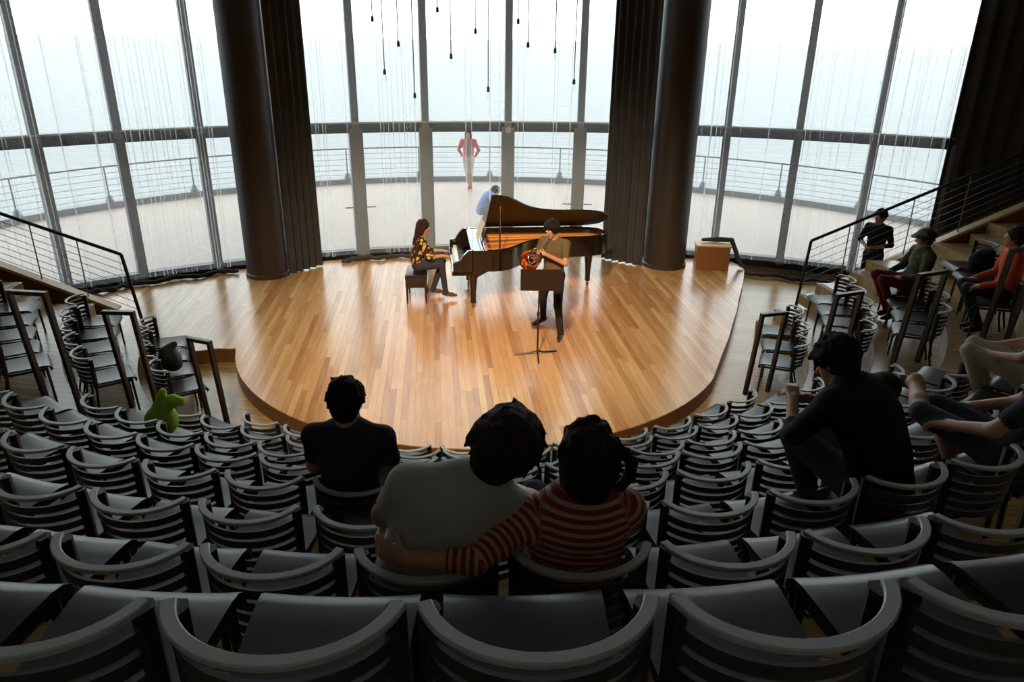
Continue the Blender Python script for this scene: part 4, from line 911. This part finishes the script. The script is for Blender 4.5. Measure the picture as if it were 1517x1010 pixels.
def pattern_cloth(name, base, spot, scale, thr):
    m = cloth(name, base); N = m.node_tree.nodes; L = m.node_tree.links; b = N['Principled BSDF']; src = b.inputs['Base Color'].links[0].from_socket
    tc = N.new('ShaderNodeTexCoord'); vo = N.new('ShaderNodeTexVoronoi'); vo.inputs['Scale'].default_value = scale; L.new(tc.outputs['Object'], vo.inputs['Vector'])
    nz = N.new('ShaderNodeTexNoise'); nz.inputs['Scale'].default_value = scale * 0.35; L.new(tc.outputs['Object'], nz.inputs['Vector'])
    ad = N.new('ShaderNodeMath'); ad.operation = 'MULTIPLY_ADD'; L.new(nz.outputs['Fac'], ad.inputs[0]); ad.inputs[1].default_value = 0.9; ad.inputs[2].default_value = thr - 0.45
    lt = N.new('ShaderNodeMath'); lt.operation = 'LESS_THAN'; L.new(vo.outputs['Distance'], lt.inputs[0]); L.new(ad.outputs[0], lt.inputs[1])
    mx = N.new('ShaderNodeMix'); mx.data_type = 'RGBA'; L.new(lt.outputs[0], mx.inputs[0]); L.new(src, mx.inputs[6]); mx.inputs[7].default_value = spot + (1,); L.new(mx.outputs[2], b.inputs['Base Color']); return m
C_FLORAL = pattern_cloth('floral_blouse', (0.03, 0.018, 0.012), (0.55, 0.36, 0.15), 16, 0.42)
C_CAMO = pattern_cloth('camouflage_jacket', (0.045, 0.05, 0.028), (0.085, 0.085, 0.05), 9, 0.45)
def striped(name, c0, c1, period):
    m = cloth(name, c0); N = m.node_tree.nodes; L = m.node_tree.links; b = N['Principled BSDF']
    at = N.new('ShaderNodeAttribute'); at.attribute_name = 'along'
    md = N.new('ShaderNodeMath'); md.operation = 'FRACT'; dv = N.new('ShaderNodeMath'); dv.operation = 'DIVIDE'; dv.inputs[1].default_value = period; L.new(at.outputs['Fac'], dv.inputs[0]); L.new(dv.outputs[0], md.inputs[0])
    gt = N.new('ShaderNodeMath'); gt.operation = 'GREATER_THAN'; gt.inputs[1].default_value = 0.55; L.new(md.outputs[0], gt.inputs[0])
    mx = N.new('ShaderNodeMix'); mx.data_type = 'RGBA'; L.new(gt.outputs[0], mx.inputs[0]); mx.inputs[6].default_value = c0 + (1,); mx.inputs[7].default_value = c1 + (1,); L.new(mx.outputs[2], b.inputs['Base Color']); return m
C_STRIPE = striped('red_striped_jersey', (0.26, 0.032, 0.026), (0.40, 0.31, 0.27), 0.026)
H_DARK = hair_mat('near_black', (0.012, 0.009, 0.008)); H_BROWN = hair_mat('dark_brown', (0.030, 0.016, 0.011)); H_LBROWN = hair_mat('brown', (0.07, 0.035, 0.02))
SK1, SK2 = (0.46, 0.26, 0.17), (0.40, 0.22, 0.14)
def seat(i, th, dy=0.15, dx=0.0):      # pelvis position above the seat of a chair
    p = seat_pt(i, th, dx, dy, 0.128); return (p.x, p.y, p.z)
# man in the pale T-shirt, leaning towards the woman
person('man in a pale grey T-shirt leaning his head towards the woman in stripes', seat(1, 1.4, 0.12, 0.0), math.radians(1.4),
       dict(waist=(0.02, -0.05, 0.12), chest=(0.09, -0.05, 0.255), neck=(0.17, -0.025, 0.365), head=(0.24, 0.0, 0.475), sh_r=(0.30, -0.02, 0.25), sh_l=(-0.055, -0.045, 0.375),
            el_r=(0.34, 0.24, 0.12), wr_r=(0.22, 0.40, 0.10), el_l=(-0.16, 0.08, 0.18), wr_l=(-0.10, 0.33, 0.11), kn_r=(0.10, 0.41, 0.045), kn_l=(-0.10, 0.41, 0.045)),
       SK1, C_WHITE, C_BEIGE, None, H_BROWN, 'thick', 'short', 'long', 0.008, (0.42, 0.9, -0.22), 1.0, build=1.08)
# woman in stripes, arm round his back
person('woman in a red striped top with her arm round the man beside her', seat(1, 4.7, 0.11), math.radians(4.7),
       dict(waist=(-0.01, -0.04, 0.13), chest=(0.0, -0.05, 0.24), neck=(0.01, -0.03, 0.34), head=(0.02, -0.005, 0.478), sh_r=(0.165, -0.03, 0.285), sh_l=(-0.165, -0.05, 0.275),
            el_l=(-0.36, -0.215, 0.235), wr_l=(-0.575, -0.19, 0.235), el_r=(0.21, 0.10, 0.13), wr_r=(0.10, 0.30, 0.10)),
       SK1, C_STRIPE, C_JEANS, None, H_BROWN, 'bob', 'three', 'long', 0.007, (-0.15, 1, -0.05), 0.95, hands={'l': ((-0.80, 0.45, 0.12), (0.35, 0.9, -0.1), (0.2, 0.0, 0.95), 0.7)}, stripes=True, build=0.97,
       extra=lambda P, T, D_, H: [ell(P['neck'] + D_((0, -0.045, -0.055)), (0.115, 0.05, 0.055), None, 0, 0.02)])
# audience member in navy, seen from behind
person('audience member in a plain navy shirt sitting upright alone, seen from behind', seat(3, -3.15, 0.10, -0.04), math.radians(-2),
       dict(neck=(0, -0.01, 0.445), head=(0, 0.015, 0.605), sh_r=(0.19, -0.01, 0.405), sh_l=(-0.19, -0.01, 0.405), el_r=(0.23, 0.06, 0.17), el_l=(-0.23, 0.06, 0.17)), SK2, C_NAVY, C_JEANS, None, H_DARK, 'short', 'short', 'long', 0.009, (0.1, 1, -0.1), 1.0, build=1.0)
# man in black leaning forward
person('man in a black shirt and dark jeans sitting bent forward', seat(2, 17.8, 0.13, 0.02), math.radians(30),
       dict(waist=(0, 0.04, 0.16), chest=(0, 0.14, 0.32), neck=(0, 0.25, 0.44), head=(0.0, 0.36, 0.52), sh_r=(0.195, 0.20, 0.41), sh_l=(-0.195, 0.20, 0.41), el_r=(0.22, 0.36, 0.17), wr_r=(0.06, 0.52, 0.24), el_l=(-0.22, 0.36, 0.17), wr_l=(-0.06, 0.52, 0.26), kn_r=(0.11, 0.44, 0.10), kn_l=(-0.11, 0.44, 0.10)),
       SK2, C_BLACK, C_JEANS, None, H_DARK, 'short', 'three', 'long', 0.010, (-0.1, 0.85, -0.5), 1.05, build=1.12)
# bare-legged person at the end of the fifth row
person('person in a navy top and shorts with bare crossed legs beside the papers', seat(2, 25.4, 0.17), math.radians(44),
       dict(waist=(0, -0.08, 0.14), chest=(0, -0.12, 0.32), neck=(0, -0.12, 0.47), head=(0, -0.10, 0.62), sh_r=(0.19, -0.11, 0.42), sh_l=(-0.19, -0.11, 0.42), kn_l=(-0.10, 0.44, 0.10), an_l=(0.18, 0.58, 0.15), toe_l=(0.24, 0.72, 0.13), kn_r=(0.10, 0.42, 0.09)),
       SK1, C_NAVY, C_SHORTS, None, H_BROWN, 'short', 'short', 'short', 0.010, (0, 1, -0.1), 1.0, build=1.05)
# person in khaki
person('person in pale khaki trousers and a white shirt at the end of the fifth row', seat(3, 42.5, 0.17), math.radians(50),
       dict(waist=(0, -0.08, 0.14), chest=(0, -0.12, 0.32), neck=(0, -0.12, 0.47), head=(0, -0.10, 0.62), sh_r=(0.19, -0.11, 0.42), sh_l=(-0.19, -0.11, 0.42), kn_l=(-0.10, 0.42, 0.11), kn_r=(0.10, 0.42, 0.11), wr_r=(0.12, 0.30, 0.12), wr_l=(-0.12, 0.30, 0.12)),
       SK1, C_WHITE2, C_KHAKI, None, H_BROWN, 'short', 'short', 'long', 0.011, (0, 1, -0.1), 1.0)
# person in a cap
person('person in a green cap, camouflage jacket and maroon trousers lounging in the side row', seat(5, 84.5, 0.12), math.radians(84.5 + 5),
       dict(waist=(0, -0.07, 0.14), chest=(0, -0.11, 0.31), neck=(0, -0.10, 0.46), head=(0, -0.07, 0.61), sh_r=(0.19, -0.10, 0.41), sh_l=(-0.19, -0.10, 0.41), el_l=(-0.27, 0.0, 0.16), wr_l=(-0.16, 0.18, 0.12), el_r=(0.27, 0.0, 0.16), wr_r=(0.16, 0.2, 0.12), kn_l=(-0.10, 0.42, 0.07), kn_r=(0.10, 0.42, 0.09)),
       SK1, C_CAMO, C_MAROON, None, H_LBROWN, 'short', 'long', 'long', 0.011, (0.1, 1, -0.15), 1.02, cap=cloth('green_cap', (0.10, 0.14, 0.11)), build=1.1)
# person in orange-red in the upper side row
person('person in an orange-red top sitting near the dark coat on the side chairs', seat(4, 72.6, 0.09), math.radians(72.6),
       dict(), SK1, C_ORANGE, C_JEANS, None, H_BROWN, 'short', 'long', 'long', 0.012, (0, 1, 0), 1.0)
STAND = dict(waist=(0, -0.01, 0.15), kn_r=(0.11, 0.02, -0.44), kn_l=(-0.11, 0.02, -0.44), an_r=(0.12, -0.01, -0.84), an_l=(-0.12, -0.01, -0.84), toe_r=(0.15, 0.17, -0.90), toe_l=(-0.15, 0.17, -0.90), hip_r=(0.09, 0, -0.04), hip_l=(-0.09, 0, -0.04))
# standing man behind the rail
j = dict(STAND); j.update(el_r=(0.29, 0.02, 0.20), el_l=(-0.29, 0.02, 0.20), wr_r=(0.06, 0.22, 0.14), wr_l=(-0.06, 0.22, 0.14))
person('man in black standing with clasped hands behind the stair rail by the window', (6.75, 2.15, -0.21 + 0.90), math.radians(128), j, SK2, C_BLACK, C_BLACK, None, H_DARK, 'short', 'three', 'long', 0.011, (0.2, 1, -0.1), 0.96)
# red jacket outside
j = dict(STAND); j.update(el_r=(0.30, -0.06, 0.20), el_l=(-0.30, -0.06, 0.20), wr_r=(0.20, -0.10, 0.02), wr_l=(-0.20, -0.10, 0.02), kn_r=(0.05, 0.06, -0.44), kn_l=(-0.07, 0.03, -0.44), an_r=(-0.02, 0.02, -0.84), an_l=(-0.06, 0.0, -0.84), toe_r=(-0.01, 0.2, -0.90), toe_l=(-0.1, 0.17, -0.90))
pr_, P_, H_ = person('person in a red jacket standing outside at the deck railing', (-0.85, 11.25, 0.91), math.radians(176), j, SK1, C_RED, C_BEIGE, C_ORANGE, H_BROWN, 'long', 'long', 'short', 0.014, (0, 1, 0), 0.97)
vest = sdf_mesh('grey_vest_front', [cone(P_['waist'] + np.array((0, -0.075, -0.02)), P_['chest'] + np.array((0, -0.075, 0.06)), 0.075, 0.075, 0, 0.03)], [C_GREY], 0.014, pr_, (-0.85, 11.25, 0.91))
# crouching person in blue outside, mostly hidden by the lid
person('person in a blue shirt crouching on the deck behind the piano lid', (-0.30, 6.9, 0.34), math.radians(-70), dict(waist=(0, 0.06, 0.14), chest=(0, 0.16, 0.28), neck=(0, 0.27, 0.37), head=(0, 0.38, 0.42), sh_r=(0.18, 0.22, 0.34), sh_l=(-0.18, 0.22, 0.34), el_r=(0.2, 0.34, 0.12), el_l=(-0.2, 0.34, 0.12), wr_r=(0.1, 0.5, 0.05), wr_l=(-0.1, 0.5, 0.05), kn_r=(0.14, 0.36, 0.10), kn_l=(-0.14, 0.36, 0.1), an_r=(0.13, 0.10, -0.27), an_l=(-0.13, 0.1, -0.27), toe_r=(0.14, 0.28, -0.31), toe_l=(-0.14, 0.28, -0.31)), SK1, C_BLUE, C_GREY, None, H_DARK, 'short', 'short', 'long', 0.014, (0, 1, -0.4), 0.95)
# pianist
person('pianist with long dark hair in a floral blouse playing the grand piano', (-1.10, 1.42, 0.585), math.radians(-90 + 6.8),
       dict(kn_r=(0.10, 0.40, 0.02), kn_l=(-0.10, 0.42, 0.02), an_r=(0.10, 0.46, -0.49), an_l=(-0.10, 0.24, -0.49), toe_r=(0.11, 0.64, -0.54), toe_l=(-0.11, 0.42, -0.54), waist=(0, -0.01, 0.15), chest=(0, 0.03, 0.34), neck=(0, 0.07, 0.50), head=(0, 0.115, 0.655), sh_r=(0.185, 0.06, 0.45), sh_l=(-0.185, 0.06, 0.45), el_r=(0.23, 0.19, 0.19), el_l=(-0.23, 0.19, 0.19), wr_r=(0.20, 0.43, 0.205), wr_l=(-0.13, 0.43, 0.205)),
       SK1, C_FLORAL, C_JEANS, cloth('tan_shoe', (0.10, 0.06, 0.03)), H_BROWN, 'long', 'three', 'long', 0.010, (0, 1, -0.25), 0.95, hands={'r': ((0.05, 1, -0.1), (0, 0, -1), (-1, 0, 0), 0.7), 'l': ((-0.05, 1, -0.1), (0, 0, -1), (1, 0, 0), 0.7)}, build=0.95)
# horn player
HY = math.radians(152)
j = dict(STAND); j.update(an_r=(0.24, -0.20, -0.83), kn_r=(0.18, -0.04, -0.43), toe_r=(0.34, -0.05, -0.90), an_l=(-0.25, 0.22, -0.84), kn_l=(-0.17, 0.17, -0.44), toe_l=(-0.30, 0.39, -0.90),
    el_r=(0.27, 0.06, 0.22), wr_r=(0.27, 0.20, 0.20), el_l=(-0.24, 0.12, 0.20), wr_l=(0.02, 0.26, 0.34), head=(0.02, 0.07, 0.655))
hp_, HP, HH = person('horn player in a brown T-shirt and dark trousers standing on the stage', (1.06, 0.02, 0.905), HY, j, SK2, C_BROWNTEE, cloth('dark_trousers', (0.018, 0.014, 0.014)), None, H_DARK, 'thick', 'short', 'long', 0.009, (0.12, 1, -0.28), 0.985,
    hands={'r': ((0.2, 0.5, -0.2), (-0.6, 0.3, 0.0), (0, 0, 1), 0.5), 'l': ((0.75, 0.35, 0.3), (0.2, -0.6, -0.5), (0, 0, 1), 0.9)})
# french horn: bell on his right, coil in front, mouthpipe up to the lips
M_HBRASS = mat('horn_lacquered_brass', (0.75, 0.38, 0.10), 0.16, 1.0, 0.12, 8); M_SILVER = mat('horn_nickel', (0.62, 0.58, 0.50), 0.2, 1.0)
fh = thing('french_horn', 'shiny brass french horn held by the horn player', 'french horn', (1.06, 0.02, 0.905), HY)
bx = RZ(-HY) @ V((-0.36, -0.17, 0.22)); bd = (RZ(-HY) @ V((-0.40, -0.88, 0.22))).normalized()       # bell mouth opens forward to his right
M4 = Matrix.Translation(bx) @ bd.to_track_quat('Z', 'Y').to_matrix().to_4x4()
prof = [(0.155, 0.0), (0.135, -0.022), (0.105, -0.055), (0.075, -0.10), (0.05, -0.16), (0.034, -0.23)]
bl = MB(); seg = 32; vs = []
for r, z in prof + [(r - 0.004, z + 0.001) for r, z in reversed(prof)]:
    for k in range(seg):
        a = 2 * math.pi * k / seg; vs.append(M4 @ V((r * math.cos(a), r * math.sin(a), z)))
m_ = 2 * len(prof); bl.add(vs, [(i * seg + k, i * seg + (k + 1) % seg, ((i + 1) % m_) * seg + (k + 1) % seg, ((i + 1) % m_) * seg + k) for i in range(m_) for k in range(seg)])
bl.build('bell', M_HBRASS, fh, smooth=60)
end = M4 @ V((0, 0, -0.22)); cc = V((0.17, 0.30, 0.27)); ax1 = V((0.80, -0.30, -0.25)).normalized(); nrm = V((0.25, 0.85, 0.45)).normalized(); ax2 = nrm.cross(ax1).normalized(); ax1 = ax2.cross(nrm)
co = [end] + [cc + (ax1 * math.cos(a) + ax2 * math.sin(a)) * 0.125 + nrm * 0.015 * (a / 6.28 - 0.5) for a in [math.radians(20 + 36 * k) for k in range(17)]]
MB().tube(co, [0.033] + [0.024 - 0.0008 * k for k in range(17)], 8).build('main_coil', M_HBRASS, fh, smooth=True)
c2 = [cc + (ax1 * math.cos(a) + ax2 * math.sin(a)) * 0.085 + nrm * 0.02 for a in [2 * math.pi * k / 20 for k in range(20)]]
MB().tube(c2, 0.010, 6, closed=True).build('valve_tubing', M_SILVER, fh, smooth=True)
Hl = V(HH(0, 0.10, -0.065)) - V((1.06, 0.02, 0.905)); Hl = RZ(-HY) @ Hl
MB().tube([cc + ax2 * 0.10 + nrm * 0.02, cc * 0.45 + Hl * 0.55 + V((0, 0.03, 0.0)), Hl + V((0, 0.01, 0))], [0.009, 0.007, 0.005], 6).build('mouthpipe', M_SILVER, fh, smooth=True)
for k in range(3): MB().lathe([(0.017, -0.03), (0.019, -0.025), (0.019, 0.025), (0.017, 0.03)], 10, Matrix.Translation(cc + ax1 * (-0.03 + 0.036 * k) + nrm * 0.035 - ax2 * 0.02) @ nrm.to_track_quat('Z', 'Y').to_matrix().to_4x4()).build('valve', M_SILVER, fh, smooth=True)
# ------------------------------------------------------------------ loose things
p = seat_pt(5, -27.06, 0.0, 0.20, 0.02); c_ = np.array((p.x, p.y, p.z))
M_GREEN = mat('lime_green_cloth', (0.34, 0.62, 0.03), 0.7, 0, 0.3, 12, bump=0.4, bscale=25)
blob('green_bag', [ell(c_ + (0.0, 0.0, 0.15), (0.125, 0.12, 0.145), None, 0, 0.05), ell(c_ + (-0.07, 0.0, 0.13), (0.085, 0.08, 0.11), None, 0, 0.04), cone(c_ + (0.05, -0.02, 0.27), c_ + (0.13, -0.03, 0.36), 0.05, 0.045, 0, 0.04), cone(c_ + (-0.02, 0.03, 0.28), c_ + (0.03, 0.02, 0.40), 0.05, 0.035, 0, 0.04), cone(c_ + (0.10, -0.03, 0.34), c_ + (0.20, -0.05, 0.35), 0.045, 0.04, 0, 0.03)], M_GREEN, 'crumpled lime green bag lying on an empty chair', 'bag', 0.014)
p = seat_pt(7, -60.4, 0, 0.17, 0.012); c_ = np.array((p.x, p.y, p.z))
M_BAG = mat('black_nylon', (0.008, 0.008, 0.009), 0.6, 0, 0.3, 12, bump=0.4, bscale=30)
bg_o = blob('black_backpack', [ell(c_ + (0, 0, 0.15), (0.135, 0.135, 0.145), None, 0, 0.05), cone(c_ + (-0.04, -0.05, 0.28), c_ + (0.06, 0.05, 0.33), 0.05, 0.04, 0, 0.05), ell(c_ + (0.06, -0.03, 0.10), (0.09, 0.08, 0.085), None, 0, 0.05)], M_BAG, 'black backpack slumped on the front side row seats', 'bag', 0.016)
p = seat_pt(7, -67.2, 0.02, 0.2, 0.025); sheet('paper_sheet', p, (0.21, 0.30, 0.003), RZ(0.3), M_PAPER, 'white sheet of paper on the seat next to the black backpack')
pth = 30.05
for k in range(5):
    p = seat_pt(3, 25.9, 0.01 * k - 0.02, 0.19 - 0.006 * k, 0.03 + 0.008 * k); sheet('paper_sheet', p, (0.21, 0.29, 0.002), RZ(0.25 * k + 0.2), M_PAPER, 'white printed sheet in the loose pile on the chair beside the bare-legged person', 'paper', 'loose papers on the chair')
p = seat_pt(2, 10.2, 0.09, 0.14, 0.012); c_ = np.array((p.x, p.y, p.z))
o = MB().bbox((0, 0, 0), (0.075, 0.15, 0.012), 0.004).build('phone', M_SHARP); o.location = p + V((0, 0, 0.006)); o.rotation_euler = (0, 0, 0.8); tag(o, 'small black phone lying on an empty seat of the sixth row', 'phone')
p = seat_pt(4, 82.2, 0, 0.18, 0.012); c_ = np.array((p.x, p.y, p.z))
blob('dark_coat', [ell(c_ + (0, 0, 0.17), (0.15, 0.155, 0.165), None, 0, 0.05), cone(c_ + (0.02, -0.10, 0.32), c_ + (0.03, 0.10, 0.34), 0.07, 0.06, 0, 0.05), cone(c_ + (-0.05, -0.03, 0.30), c_ + (-0.07, 0.06, 0.22), 0.06, 0.05, 0, 0.05)], cloth('dark_coat', (0.012, 0.013, 0.018)), 'dark navy coat heaped over a chair in the upper side row', 'coat', 0.016)
